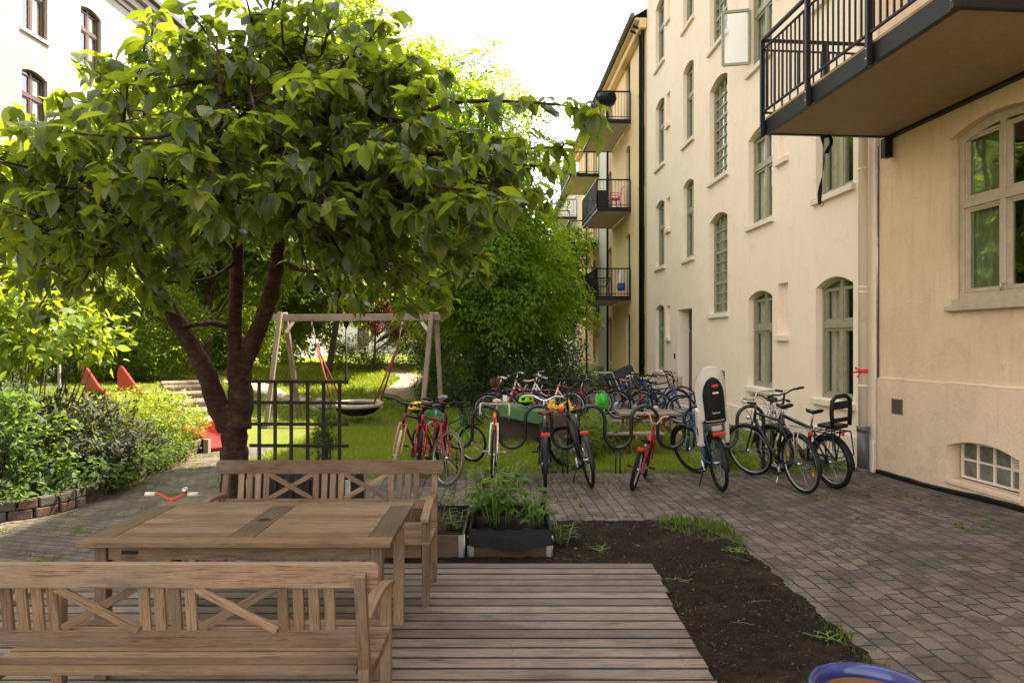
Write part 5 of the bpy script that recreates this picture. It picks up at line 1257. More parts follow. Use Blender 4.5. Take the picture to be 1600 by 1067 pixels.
# red scooter whose handlebar shows past the table
t = thing('tricycle', 'red tricycle with white grips half hidden behind the left end of the table', 'tricycle', (-2.72, 5.35, 0)); rp = flat('red_toy_plastic', (.6, .05, .03), .4)
m = MB(); c = Vector((-2.70, 5.42, .61)); m.tube([c+Vector((-.17, .0, .03)), c+Vector((-.10, 0, .03)), c+Vector((-.03, 0, -.01)), c+Vector((.03, 0, -.01)), c+Vector((.10, 0, .03)), c+Vector((.17, .0, .03))], .010, 8); m.tube([c+Vector((0, 0, -.01)), c+Vector((0, .02, -.40))], .013, 8); h_ = m.build('handlebar', rp, t)
for q in (-1, 1): m = MB(); m.tube([c+Vector((q*.13, 0, .03)), c+Vector((q*.21, 0, .03))], .017, 10); m.build('grip', flat('white_grip', (.72, .66, .55), .6), h_)
m = MB(); m.sph(c+Vector((.11, -.01, .06)), .028, 10, 7); m.build('bell', chrome, h_)
m = MB(); m.tube([(-2.70, 5.44, .26), (-2.70, 5.75, .22), (-2.70, 5.95, .12)], .018, 8); m.tube([(-2.85, 5.95, .11), (-2.55, 5.95, .11)], .01, 8); m.box((-2.70, 5.78, .27), (.18, .2, .04)); m.build('frame', rp, t, bevel=.003)
for (x, y, r2) in ((-2.70, 5.44, .13), (-2.85, 5.95, .10), (-2.55, 5.95, .10)):
    m = MB(); torus(m, r2-.02, .02, 20, 8); m.lathe([(.001, -.008), (r2-.02, -.006), (r2-.02, .006), (.001, .008)], (0, 0, 0), 16, Matrix.Rotation(R(90), 4, 'X')); m.xf((Matrix.Translation((x, y, r2+.006)) @ Matrix.Rotation(R(90), 4, 'Z'))); m.build('wheel', blackpl, t)
# lamp post, patio furniture, balcony things
t = thing('street_lamp', 'dark lamp post with a lantern behind the nest swing', 'lamp post', (-5.2, 21.5, 0)); bmM = M['blackmetal']
p0 = Vector((-5.22, 21.5, ghs(-5.2, 21.5))); m = MB(); m.tube([p0, p0+Z*.3, p0+Z*.35, p0+Z*1.9], [.06, .06, .035, .03], 8); m.build('pole', bmM, t)
m = MB(); m.lathe([(.03, 1.9), (.07, 1.93), (.10, 2.10)], p0, 8); m.lathe([(.15, 2.10), (.13, 2.14), (.05, 2.22), (.01, 2.28)], p0, 8); m.build('lantern', bmM, t)
wpl = flat('white_garden_plastic', (.74, .70, .62), .5)
def plastic_chair(loc, rz_, lab, M_=wpl):
    t = thing('garden_chair', lab, 'chair', loc, rz_); B = lambda m, n: m.build(n, M_, t, world=False, bevel=.004)
    m = MB(); m.box((0, 0, .42), (.46, .45, .03)); B(m, 'seat'); m = MB()
    for k in range(5): m.beam((-.18+k*.09, -.22, .43), (-.18+k*.09, -.36, .88), .06, .015, up=(0, 1, 0))
    m.beam((-.22, -.36, .88), (.22, -.36, .88), .03, .06); B(m, 'backrest')
    for x in (-.2, .2):
        for y in (-.19, .19): m = MB(); m.beam((x, y, .41), (x*1.1, y*1.15, 0), .04, .04); B(m, 'leg')
        m = MB(); m.beam((x*1.15, -.25, .62), (x*1.15, .2, .62), .05, .02); m.beam((x*1.15, .2, .61), (x*1.1, .19, .43), .04, .03); B(m, 'armrest')
plastic_chair((2.75, 25.5, .01), R(-60), 'white garden chair beside the small white table at the far house wall')
t = thing('patio_table', 'small white garden table against the olive plinth', 'table', (3.6, 26.2, 0)); m = MB(); m.box((3.6, 26.2, .66), (.85, .6, .03)); m.build('tabletop', wpl, t, bevel=.005)
for x in (3.22, 3.98):
    for y in (25.95, 26.45): m = MB(); m.box((x, y, .33), (.05, .05, .64)); m.build('leg', wpl, t)
t = thing('wheelbarrow', 'black covered wheelbarrow leaning upright behind the far bicycles', 'wheelbarrow', (3.1, 19.2, 0)); m = MB()
m.box((3.1, 19.3, .78), (.85, .10, .62), Matrix.Rotation(R(-25), 3, 'Y') @ Matrix.Rotation(R(-20), 3, 'X')); m.build('tub', blackpl, t, bevel=.05)
m = MB(); m.tube([(2.8, 19.2, 1.0), (3.0, 19.0, .5), (3.1, 18.9, .05)], .02, 8); m.tube([(3.3, 19.2, .9), (3.35, 19.0, .5), (3.4, 18.9, .05)], .02, 8); m.build('handle', M['galv'], t)
t = thing('flower_pot', 'terracotta flower pot by the far balcony pillar', 'pot', (2.1, 27.2, 0)); m = MB(); m.lathe([(.0, 0), (.13, 0), (.18, .28), (.21, .30), (.21, .35), (.17, .35), (.16, .3), (0, .3)], (2.4, 27.2, 0), 18); m.build('bowl', flat('terracotta', (.40, .15, .07), .8), t)
def onFY(y, z, d): return FY.pt(uY(y), z, -d)
t = thing('barbecue', 'black kettle barbecue with a domed lid on the top balcony', 'barbecue', onFY(27.0, 10.3, .9)); c = onFY(26.5, 0, .85)
m = MB(); m.lathe([(.0, 10.95), (.30, 11.02), (.38, 11.20), (.38, 11.25)], c, 18); m.build('kettle', blackpl, t); m = MB(); m.lathe([(.39, 11.25), (.34, 11.42), (.18, 11.52), (.0, 11.54)], c, 18); m.build('lid', blackpl, t)
m = MB()
for a in (0, 2.1, 4.2): m.tube([c+Vector((.15*math.cos(a), .15*math.sin(a), 11.0)), c+Vector((.3*math.cos(a), .3*math.sin(a), 10.33))], .012, 6)
m.build('leg', M['galv'], t)
pink = flat('pink_metal', (.62, .02, .16), .4)
p = onFY(26.7, 6.98, .55); plastic_chair(tuple(p), R(100), 'bright pink slatted chair on the middle balcony', pink)
p = onFY(26.9, 3.6, .95); plastic_chair(tuple(p), R(80), 'brown cane armchair on the lowest balcony', flat('cane', (.22, .13, .08), .7))
t = thing('planter_crate', 'black box planter on the middle balcony', 'planter', onFY(26.5, 6.98, 1.05)); m = MB(); c = onFY(26.35, 7.3, 1.05); m.box(c, (.40, .40, .62)); m.build('box', blackpl, t, bevel=.02); m = MB(); m.box(c+Z*.28, (.38, .38, .1)); m.build('soil', Msoil, t)
p = onFY(26.4, 4.05, .30); t = thing('folded_parasol', 'blue and white folded parasol on the lowest balcony', 'parasol', tuple(p-Z*.45)); m = MB(); m.lathe([(.02, .5), (.10, .30), (.13, 0.12), (.14, .0)], p+Z*.05, 12); m.build('canopy', flat('white_cloth', (.7, .68, .64), .8), t); m = MB(); m.lathe([(.14, 0), (.16, -.15), (.15, -.28), (.02, -.3)], p+Z*.05, 12); m.build('blue_cloth', flat('blue_cloth', (.02, .09, .40), .7), t)
m = MB(); m.tube([p+Z*.55, p-Z*.48], .015, 6); m.build('pole', M['galv'], t)
for i, (y, z) in enumerate(((36.0, 6.9), (34.3, 10.2), (35.2, 3.5))):
    c = onFY(y, z+.75, 1.52); t = thing('window_box', ('grey flower box hooked on the second row of balconies, middle floor', 'grey flower box hooked on the second row of balconies, top floor', 'grey flower box hooked on the second row of balconies, lowest floor')[i], 'flower box', tuple(c)); m = MB(); m.box(c, (.18, .7, .18)); m.build('trough', flat('grey_plastic_pipe', (.10, .085, .08), .4), t, bevel=.01)
# bicycle text is left plain; brick edging of the raised bed
edge = [(-9.6, 6.35), (-7.4, 6.55), (-6.3, 6.66), (-5.6, 6.86), (-5.05, 7.1), (-4.86, 7.45), (-4.90, 8.0), (-5.0, 8.7), (-5.08, 9.6), (-5.2, 10.6), (-5.25, 11.6)]
E = [Vector(p) for p in edge]; samples = []
for i in range(len(E)-1):
    d = (E[i+1]-E[i]); n = int(d.length/.02)
    for k in range(n): samples.append(E[i]+d*k/n)
brM = [flat('brown_garden_brick', (.062, .038, .025), .85, 0, .3, .01), flat('red_garden_brick', (.075, .038, .026), .85, 0, .3, .01), flat('grey_garden_brick', (.065, .052, .042), .85, 0, .3, .01)]
acc = 0; last = None; cnt = 0
for row in (0, 1):
    s_ = row*.11; pos = 0; i = int(s_/.02)
    while i < len(samples)-8:
        L_ = rnd.uniform(.18, .23); k = int(L_/.02); a, b = samples[i], samples[min(i+k, len(samples)-1)]
        c = (a+b)/2; d = (b-a).normalized(); z = ghs(c.x+.3, c.y)*0+.055+row*.105
        m = MB(); m.box((c.x, c.y, z), ((b-a).length-.012, .11, .10), Matrix.Rotation(math.atan2(d.y, d.x)+rnd.uniform(-.06, .06), 3, 'Z') @ Matrix.Rotation(rnd.uniform(-.04, .04), 3, 'X'))
        m.build('edging_brick', rnd.choice(brM), None, bevel=.012, label=('brown edging brick in the bottom course of the raised flower bed' if row == 0 else 'brown edging brick in the top course of the raised flower bed'), cat='brick', group='bricks edging the raised flower bed, %s course' % ('bottom', 'top')[row]); cnt += 1
        i += k
# ================= vegetation =================
def leafmat(name, dark, light, trans, mixf=.45, rough=.45, vein=False, accent=None, tb=1.0):
    a = N(name); at = a.n('Attribute'); at.attribute_name = 'rv'; f = at.outputs['Fac']
    c = a.ramp(f, [(0, dark), (.45, tuple((p*2+q)/3 for p, q in zip(dark, light))), (.8, light), (1, accent or light)])
    nz = a.noise(a.pos(), 1.1, 3, .6)
    c = a.mix(c, (.62, .72, .6), a.ramp(nz, [(.4, (0, 0, 0)), (.65, (1, 1, 1))]), 'MULTIPLY')
    if vein:
        tc = a.n('TexCoord'); sp = a.n('SeparateXYZ'); a.l(tc.outputs['UV'], sp.inputs[0])
        v = a.math('ABSOLUTE', a.math('SUBTRACT', sp.outputs[1], .5)); u = a.math('SUBTRACT', sp.outputs[0], a.math('MULTIPLY', v, .55))
        w_ = a.math('SINE', a.math('MULTIPLY', u, 58.0)); rib = a.ramp(v, [(0, (1, 1, 1)), (.05, (0, 0, 0))])
        vn = a.math('ADD', a.math('MULTIPLY', w_, .35), rib)
        nrm = a.bump(vn, .0018, 1); c = a.mix(c, (.16, .20, .06), a.math('MULTIPLY', rib, .55))
        a.l(nrm, a.p.inputs['Normal'])
    if vein:
        ge = a.n('NewGeometry'); c = a.mix(c, a.mix(c, (.10, .12, .05), .5), ge.outputs['Backfacing'])
    a.l(c, a.p.inputs['Base Color']); a.p.inputs['Roughness'].default_value = rough; a.p.inputs['Specular IOR Level'].default_value = .45
    tl = a.n('BsdfTranslucent'); tc2 = a.mix(trans, tuple(x*.6 for x in trans), f); a.l(tc2, tl.inputs[0])
    ms = a.n('MixShader'); ms.inputs[0].default_value = mixf; a.l(a.p.outputs[0], ms.inputs[1]); a.l(tl.outputs[0], ms.inputs[2]); a.l(ms.outputs[0], a.out.inputs[0])
    return a.m
LM = dict(
    cherry=leafmat('cherry_leaf', (.011, .024, .008), (.050, .080, .016), (.50, .64, .03), .46, .30, True, (.17, .17, .035)),
    elm=leafmat('elm_leaf', (.065, .135, .010), (.12, .21, .014), (.50, .68, .014), .58, .6),
    back=leafmat('back_leaf', (.055, .10, .016), (.10, .16, .03), (.50, .64, .02), .57, .6),
    dark=leafmat('dark_shrub_leaf', (.016, .036, .008), (.05, .09, .018), (.18, .32, .03), .3, .4),
    lime=leafmat('lime_leaf', (.10, .17, .015), (.20, .28, .02), (.42, .50, .02), .5, .5, False, (.26, .28, .02)),
    fresh=leafmat('fresh_leaf', (.07, .15, .02), (.12, .22, .03), (.40, .56, .05), .45, .5, True),
    mid=leafmat('garden_leaf', (.022, .048, .010), (.07, .125, .022), (.30, .44, .04), .42, .45, True),
    purple=leafmat('purple_shrub_leaf', (.016, .018, .008), (.030, .050, .012), (.12, .09, .03), .22, .5, True, (.05, .022, .018)),
    red=leafmat('red_maple_leaf', (.16, .03, .02), (.28, .06, .03), (.5, .10, .05), .4, .5),
    grass=leafmat('grass_blade', (.13, .19, .018), (.24, .31, .035), (.62, .72, .04), .45, .6, False, (.34, .29, .09)),
    grass2=leafmat('weed_grass_blade', (.05, .09, .012), (.11, .17, .025), (.40, .52, .03), .4, .6, False, (.20, .17, .06)),
    fl=leafmat('cream_petal', (.70, .55, .36), (.78, .66, .48), (.7, .6, .4), .3, .6),
    pink=leafmat('pink_petal', (.50, .12, .16), (.6, .25, .28), (.5, .2, .2), .3, .6),
    lilac=leafmat('lilac_petal', (.40, .25, .42), (.55, .42, .55), (.4, .3, .4), .3, .6),
    dry=leafmat('dry_stalk', (.24, .14, .085), (.36, .23, .15), (.3, .2, .1), .2, .8),
    chip=leafmat('wood_chip', (.045, .030, .020), (.20, .14, .09), (.1, .06, .03), .05, .9, False, (.34, .26, .17)))
def barkmat(name, c0, c1, c2, lent=True):
    a = N(name); p = a.coord('Object'); f = a.noise(p, 9, 7, .7); g = a.noise(a.coord('Object', (4, 4, 34)), 2.2, 5, .65, .3)
    c = a.ramp(f, [(.3, c0), (.5, c1), (.72, c2)]); c = a.mix(c, tuple(x*.45 for x in c0), a.ramp(g, [(.52, (0, 0, 0)), (.66, (.8, .8, .8))]))
    h = a.math('ADD', f, a.math('MULTIPLY', g, 1.2)); return a.fin(c, .75, a.bump(h, .045), 0, .25)
bark = barkmat('cherry_bark', (.028, .014, .009), (.072, .034, .018), (.15, .08, .045)); bark2 = barkmat('dark_bark', (.05, .038, .028), (.09, .07, .05), (.14, .11, .08))
def unit(a): return a/np.maximum(np.linalg.norm(a, axis=-1, keepdims=True), 1e-9)
def leaves(name, P_, D_, N_, L_, W_, mat, parent=None, nseg=1, fold=.25, curl=.25, **k):
    n = len(P_); D_ = unit(D_); S_ = unit(np.cross(D_, N_)); N2 = np.cross(S_, D_); rv = nrs.rand(n)
    L_ = np.broadcast_to(L_, (n,)) if np.ndim(L_) == 0 else L_
    W_ = L_*W_
    if nseg == 1:
        V = np.stack([P_, P_+D_*(L_*.42)[:, None]+S_*(W_*.5)[:, None]+N2*(fold*W_*.5)[:, None],
                      P_+D_*L_[:, None]-N2*(curl*L_)[:, None], P_+D_*(L_*.42)[:, None]-S_*(W_*.5)[:, None]+N2*(fold*W_*.5)[:, None]], 1).reshape(-1, 3)
        b = np.arange(n)[:, None]*4; F = np.concatenate([b+np.array([[0, 1, 2]]), b+np.array([[0, 2, 3]])], 1).reshape(-1, 3)
        return mesh_np(name, V, F, mat, parent, None, np.repeat(rv, 4), False, **k)
    rows = []; uv = []; cv = curl*(.1+2.0*nrs.rand(n)**1.3); fd = fold*(.1+2.0*nrs.rand(n)); sk = nrs.randn(n)*.22*curl
    for j in range(nseg+1):
        t = j/nseg; w_ = [.05, .66, .98, 1.0, .82, .45, .02] if nseg == 6 else None
        wj = (w_[j] if w_ else (math.sin(math.pi*min(1, t**.8)) if 0 < t < 1 else .03))
        c = P_+D_*(L_*t*(1-.25*curl*t))[:, None]-N2*(cv*L_*t*t)[:, None]+S_*(sk*L_*t*t*2)[:, None]
        for q in (-1, 0, 1):
            wav = .06*math.sin(j*2.3+q)*W_*abs(q)
            rows.append(c+S_*(q*W_*.5*wj)[:, None]+N2*((abs(q)*fd*W_*.5*wj+wav*wj))[:, None]); uv.append((t, .5+q*.5*wj))
    m = (nseg+1)*3; V = np.stack(rows, 1).reshape(-1, 3); b = np.arange(n)[:, None, None]*m; f = []
    for j in range(nseg):
        for q in (0, 1): a = j*3+q; f.append([a, a+1, a+4, a+3])
    F = (b+np.array(f)[None]).reshape(-1, 4); U = np.tile(np.array(uv), (n, 1))
    return mesh_np(name, V, F, mat, parent, U, np.repeat(rv, m), True, **k)
def rvec(n): return unit(nrs.randn(n, 3))
def ell(n, c, r, shell=.5):
    d = rvec(n); q = nrs.rand(n)**shell; return np.array(c)+d*q[:, None]*np.array(r), d

# ---- cherry tree ----
ch = thing('cherry_tree', 'broad cherry tree with reddish bark and drooping glossy leaves behind the far bench', 'tree', (-3.12, 7.7, 0))
def limb(m, pts, r0, r1, n=12, jit=.0):
    pts = [Vector(p) for p in pts]; out = []; 
    for i in range(len(pts)-1):       # catmull-rom
        p0 = pts[max(i-1, 0)]; p1 = pts[i]; p2 = pts[i+1]; p3 = pts[min(i+2, len(pts)-1)]
        for k in range(5):
            t = k/5; out.append(.5*((2*p1)+(-p0+p2)*t+(2*p0-5*p1+4*p2-p3)*t*t+(-p0+3*p1-3*p2+p3)*t**3))
    out.append(pts[-1]); q = len(out)
    rr = [(r0+(r1-r0)*i/(q-1))*(1+.06*math.sin(i*2.1)+.04*math.sin(i*5.3)) for i in range(q)]
    m.tube([p+Vector((rnd.uniform(-jit, jit), rnd.uniform(-jit, jit), 0)) for p in out], rr, n); return out
m = MB()
limb(m, [(-3.12, 7.7, -.12), (-3.12, 7.7, .12), P(366, 725, 7.62), P(366, 690, 7.6), P(364, 655, 7.55), P(350, 632, 7.5)], .172, .12, 18)
limb(m, [P(356, 668, 7.55), P(338, 628, 7.45), P(322, 582, 7.3), P(302, 545, 7.15), P(268, 488, 6.9), P(243, 450, 6.6), P(214, 402, 6.3), P(190, 340, 6.0)], .120, .050, 14)
limb(m, [P(372, 668, 7.55), P(376, 625, 7.55), P(374, 585, 7.5), P(374, 545, 7.4)], .140, .118, 16)
limb(m, [P(372, 575, 7.5), P(366, 520, 7.3), P(369, 460, 7.0), P(371, 400, 6.7), P(366, 330, 6.3), P(380, 250, 6.0), P(400, 150, 5.9)], .085, .035, 12)
limb(m, [P(378, 575, 7.48), P(396, 532, 7.3), P(415, 485, 7.0), P(430, 430, 6.7), P(436, 375, 6.5), P(450, 300, 6.2), P(480, 200, 6.1)], .100, .04, 14)
m.build('trunk', bark, ch)
tw = MB()
def br(pts, r0=.03, r1=.008): return limb(tw, pts, r0, r1, 7)
hub = {'L': P(200, 370, 6.1), 'C': P(368, 350, 6.4), 'R': P(445, 320, 6.3), 'C2': P(395, 180, 5.9), 'R2': P(470, 225, 6.1)}
boughs = [('L', (60, 330, 5.5)), ('L', (-30, 300, 5.2)), ('L', (-90, 240, 5.0)), ('L', (30, 430, 5.8)), ('L', (160, 455, 5.6)), ('L', (95, 245, 4.7)), ('L', (160, 150, 5.0)), ('L', (-10, 250, 4.3)),
    ('L', (60, 380, 4.7)), ('C', (270, 420, 5.2)), ('L', (170, 340, 4.7)), ('C', (210, 230, 4.4)), ('C', (300, 240, 4.1)), ('C', (170, 280, 4.1)), ('C', (330, 340, 4.3)), ('C', (250, 330, 4.5)), ('C2', (270, 75, 4.6)),
    ('C2', (250, 140, 4.4)), ('C2', (340, 35, 5.2)), ('C2', (290, 180, 4.2)), ('C2', (400, 180, 4.4)), ('R2', (460, 60, 5.2)), ('R2', (530, 120, 4.6)), ('R2', (440, 250, 4.2)), ('R2', (400, 330, 4.5)),
    ('C2', (440, -40, 5.4)), ('R2', (570, 240, 4.4)), ('R2', (650, 190, 4.5)), ('R2', (690, 110, 4.9)), ('R2', (640, 240, 4.1)), ('R', (700, 290, 4.8)), ('R', (730, 340, 5.3)), ('R', (610, 380, 5.3)), ('R', (560, 440, 5.8)),
    ('R2', (800, 270, 5.3)), ('R2', (850, 310, 5.6)), ('R', (660, 400, 5.1)), ('R', (500, 390, 5.0)), ('R', (700, 420, 6.0)), ('R', (520, 320, 4.3)), ('R2', (600, 120, 4.9)), ('R2', (740, 210, 4.7)), ('L', (100, 430, 5.1)), ('C', (330, 290, 5.0)),
    ('C2', (330, 110, 4.9)), ('R', (600, 320, 4.7)), ('L', (-20, 380, 4.9)), ('R', (520, 460, 6.4)), ('R2', (560, 190, 5.2)), ('C2', (370, 250, 4.6)), ('L', (110, 320, 5.2))]
CP = []; CD = []; CR = []
for k in range(4):
    px = rnd.uniform(150, 860); py = rnd.uniform(90, 360) if px < 700 else rnd.uniform(200, 330); boughs.append(('L' if px < 280 else 'C2' if px < 430 else 'R2' if py < 250 else 'R', (px, py, rnd.uniform(4.0, 5.6))))
for e in ((-60, 210, 4.8), (40, 190, 5.0), (180, 95, 4.9), (240, 20, 5.0), (380, -20, 5.0), (490, 0, 4.8), (600, 30, 5.0), (640, 90, 4.8), (880, 230, 4.9), (760, 430, 5.6), (700, 470, 6.0), (60, 480, 5.6), (60, 230, 4.6), (20, 330, 5.0), (130, 330, 4.4), (590, 430, 5.0), (640, 470, 5.6), (560, 470, 5.4), (760, 360, 4.8), (720, 400, 5.2), (840, 300, 5.0), (860, 260, 5.2), (810, 230, 4.7), (20, 260, 4.8), (120, 260, 5.2), (50, 420, 5.2), (130, 440, 5.0), (230, 60, 4.8), (300, 20, 4.7), (440, 20, 4.8), (520, 20, 5.0), (560, 70, 4.8), (200, 130, 4.5), (250, 460, 5.4), (660, 330, 4.4), (560, 400, 4.9), (620, 440, 5.3), (690, 360, 4.6), (740, 300, 4.5), (790, 330, 5.0), (480, 420, 5.4), (30, 350, 4.4), (110, 380, 4.5), (200, 420, 4.9), (60, 290, 4.2)): boughs.append(('L' if e[0] < 280 else 'R', e))
for (h_, e) in boughs:
    a = hub[h_]; b = P(*e); mid = a.lerp(b, .5)+Vector((0, 0, .16+rnd.uniform(-.05, .12))); pts = [a, mid, b]
    out = br([a, a.lerp(b, .25)+Vector((rnd.uniform(-.08, .08), 0, .14)), a.lerp(b, .6)+Vector((0, rnd.uniform(-.1, .1), .16)), b], .026, .006)
    ln = (b-a).length; nn = int(ln*.72/.13)
    for k in range(nn+1):
        t = 1-.72*k/max(1, nn); c = out[min(len(out)-1, int(t*(len(out)-1)))]
        dirv = (b-a).normalized()
        for side in range(2 if t < .93 else 1):
            off = Vector((rnd.gauss(0, .20), rnd.gauss(0, .20), rnd.gauss(.0, .12)))*(1.0 if t < .93 else .1)
            q = c+off
            if off.length > .08: tw.tube([c, c.lerp(q, .5)+Vector((0, 0, .03)), q], [.006, .004, .003], 5)
            
            if rnd.random() < (.66 if t < .62 else .24) and t < .92: continue
            CP.append(q); CD.append((dirv+off*2).normalized()); CR.append(1.0)
tipb = br([P(640, 195, 4.6), P(690, 165, 4.7), P(750, 158, 4.7), P(820, 160, 4.6), P(880, 165, 4.5), P(932, 178, 4.4)], .018, .004)
for i, c in enumerate(tipb):
    if i % 3 == 0 or i > len(tipb)-4: CP.append(c+Vector((0, rnd.gauss(0, .06), rnd.gauss(0, .02)))); CD.append(Vector((.9, -.1, .05))); CR.append(.8)
br([P(372, 515, 7.3), P(330, 505, 7.1), P(285, 510, 6.95), P(278, 508, 6.9)], .035, .020); br([P(372, 385, 6.6), P(345, 378, 6.4), P(325, 368, 6.2)], .05, .045)
br([P(365, 412, 6.7), P(335, 432, 6.5), P(300, 440, 6.3), P(262, 440, 6.1)], .022, .010); br([P(438, 405, 6.6), P(465, 420, 6.4), P(495, 424, 6.2), P(520, 412, 6.0)], .03, .014)
br([P(280, 205, 4.6), P(240, 216, 4.4), P(180, 214, 4.2), P(90, 206, 4.1)], .014, .005); br([P(345, 150, 4.6), P(342, 110, 4.6), P(338, 60, 4.7)], .016, .006)
for px, py, Y in ((90, 190, 4.2), (120, 175, 4.3), (150, 165, 4.4), (95, 150, 4.6), (60, 210, 4.2), (30, 200, 4.3), (300, 60, 4.6), (250, 110, 4.4), (120, 210, 4.1), (180, 200, 4.2)): CP.append(P(px, py, Y)); CD.append(Vector((-.7, -.3, .1)).normalized()); CR.append(1.0)
tw.build('branch', bark, ch)
C_ = np.array([tuple(c) for c in CP]); Dd = np.array([tuple(d) for d in CD]); n0 = len(C_); per = 9
Pp = np.repeat(C_, per, 0)+nrs.randn(n0*per, 3)*[.035, .035, .025]; az = nrs.rand(n0*per)*2*np.pi; el = nrs.uniform(-1.25, .45, n0*per)
rad = np.stack([np.cos(az), np.sin(az), np.zeros_like(az)], 1)
Dl = rad*np.cos(el)[:, None]+np.array([0, 0, 1])*np.sin(el)[:, None]+np.repeat(Dd, per, 0)*.35+np.array([0, 0, -.22])
Dl = unit(Dl); Nl = unit(np.array([0, 0, 1.0])+rad*.55+nrs.randn(n0*per, 3)*.25)
Ll = nrs.uniform(.085, .195, n0*per)
keep = Pp[:, 1] > 3.2
leaves('foliage', Pp[keep], Dl[keep], Nl[keep], Ll[keep], .52, LM['cherry'], ch, 6, .32, .26)
# a little fruit
m = MB()
for k in range(40):
    c = Vector(C_[nrs.randint(n0)])+Vector((0, 0, -.05)); m.sph(c, .010, 8, 5)
m.build('cherries', flat('unripe_cherry', (.28, .34, .06), .3), ch)

# ---- other trees and shrubs ----
def tree(name, label, base, top, tr, crowns, nclump, per, L_, mat, droop=.3, spray=(.55, .16), group=None, cat='tree', shell=.45, outl=.4):
    base = Vector((*base, ghs(*base)-.1)); t = thing(name, label, cat, tuple(base+Z*.1), 0, group)
    Cs = []; Os = []
    tot = sum(c[1][0]*c[1][1]*c[1][2] for c in crowns)
    for c, r_ in crowns:
        k = max(3, int(nclump*(r_[0]*r_[1]*r_[2])/tot)); p, d = ell(k, c, r_, shell); Cs.append(p); Os.append(unit(p-np.array([c[0], c[1], c[2]-r_[2]*.2])))
    Cs = np.concatenate(Cs); Os = np.concatenate(Os); ok = Cs[:, 2] > .15; Cs = Cs[ok]; Os = Os[ok]
    m = MB(); ctr = Vector(crowns[0][0]); trunk = limb(m, [base, base.lerp(ctr, .4)+Vector((rnd.uniform(-.15, .15), rnd.uniform(-.15, .15), 0)), ctr, Vector((ctr.x, ctr.y, top))], tr, tr*.2, 9)
    m.build('trunk', bark2, t); m = MB()
    for i in nrs.choice(len(Cs), min(len(Cs), 46), replace=False):
        e = Vector(Cs[i]); zz = min(max(base.z+.3, e.z-.5*(e-ctr).length), top); s0 = min(trunk, key=lambda q: abs(q.z-zz)); m.tube([s0, s0.lerp(e, .5)+Z*.12, e], [tr*.32, tr*.18, tr*.05], 6)
    m.build('branch', bark2, t)
    n = len(Cs)*per; Oh = Os.copy(); Oh[:, 2] *= .25; Oh = unit(Oh); Sd = unit(np.cross(Oh, np.array([0, 0, 1.0])))
    ci = np.repeat(np.arange(len(Cs)), per); l_, w_ = spray
    u = nrs.uniform(-.6, 1, n)*l_; v = nrs.randn(n)*l_*.33*(1-.4*np.clip(u/l_, 0, 1)); hgt = nrs.randn(n)*w_*.5
    P_ = Cs[ci]+Oh[ci]*u[:, None]+Sd[ci]*v[:, None]; P_[:, 2] += hgt-droop*np.clip(u+.3, 0, 9)**2/l_*1.0
    D_ = Oh[ci]*.7+Sd[ci]*(np.sign(v)*nrs.rand(n))[:, None]+nrs.randn(n, 3)*.35; D_[:, 2] -= droop+.2
    N_ = np.array([0, 0, 1.0])+Oh[ci]*outl+nrs.randn(n, 3)*.38
    ok = P_[:, 2] > gh(P_[:, 0], P_[:, 1])+.03
    leaves('crown' if cat == 'tree' else 'foliage', P_[ok], D_[ok], unit(N_[ok]), L_*nrs.uniform(.7, 1.25, ok.sum()), .62, mat, t, 1, .2, .15)
    return t
tree('elm_tree', 'bright green elm tree with layered drooping sprays beside the yellow house', (-.9, 20.0), 8.2, .20,
     [((-.9, 20, 4.4), (2.9, 2.3, 2.7)), ((-1.4, 20, 8.1), (1.9, 1.7, 2.6)), ((-.3, 20, 6.9), (1.6, 1.5, 2.3)), ((-.4, 19.6, 3.2), (2.3, 1.8, 1.5)), ((-.1, 19.8, 4.2), (1.7, 1.6, 1.4))], 860, 85, .12, LM['elm'], .45, (.75, .10))
tree('garden_tree', 'tall backlit tree in the middle of the yard behind the cherry tree', (-6.9, 25.5), 14.5, .13, [((-5.8, 25.5, 9.5), (3.9, 2.8, 5.2))], 620, 100, .19, LM['back'], .3, (.7, .2))
tree('garden_tree', 'leafy tree directly behind the left limb of the cherry tree', (-9.2, 20.5), 10.5, .2, [((-9.2, 20.5, 6.6), (3.4, 2.0, 3.4))], 640, 100, .17, LM['back'], .3, (.65, .2))
tree('garden_tree', 'light green tree at the left edge in front of the old house', (-10.0, 13.2), 5.6, .12, [((-10.0, 13.0, 3.9), (2.8, 2.0, 1.55)), ((-11.4, 14.0, 4.2), (2.0, 1.6, 1.5))], 420, 70, .13, LM['lime'], .3, (.5, .2))
tree('garden_tree', 'broad green tree far behind the nest swing', (-2.8, 31), 9.5, .2, [((-2.8, 31, 5.6), (4.2, 3, 4.2))], 480, 90, .22, LM['back'], .3, (.8, .25))
tree('garden_tree', 'green tree far behind on the left of the lamp post', (-11.0, 33), 9.0, .2, [((-11, 33, 5.4), (5.0, 3, 4.2))], 520, 90, .22, LM['back'], .3, (.8, .25))
tree('garden_tree', 'pale green tree closing the gap beyond the elm tree', (1.6, 34), 9.0, .2, [((1.2, 34, 4.8), (2.6, 2.4, 3.6))], 260, 90, .2, LM['elm'], .4, (.8, .2))
tree('maple_bush', 'small red leaved maple behind the swing frame', (-5.4, 26.5), 3.6, .06, [((-5.3, 26.5, 2.9), (1.1, .8, .65)), ((-4.2, 26.8, 2.5), (1.0, .8, .55))], 60, 50, .10, LM['red'], .3, (.35, .1))
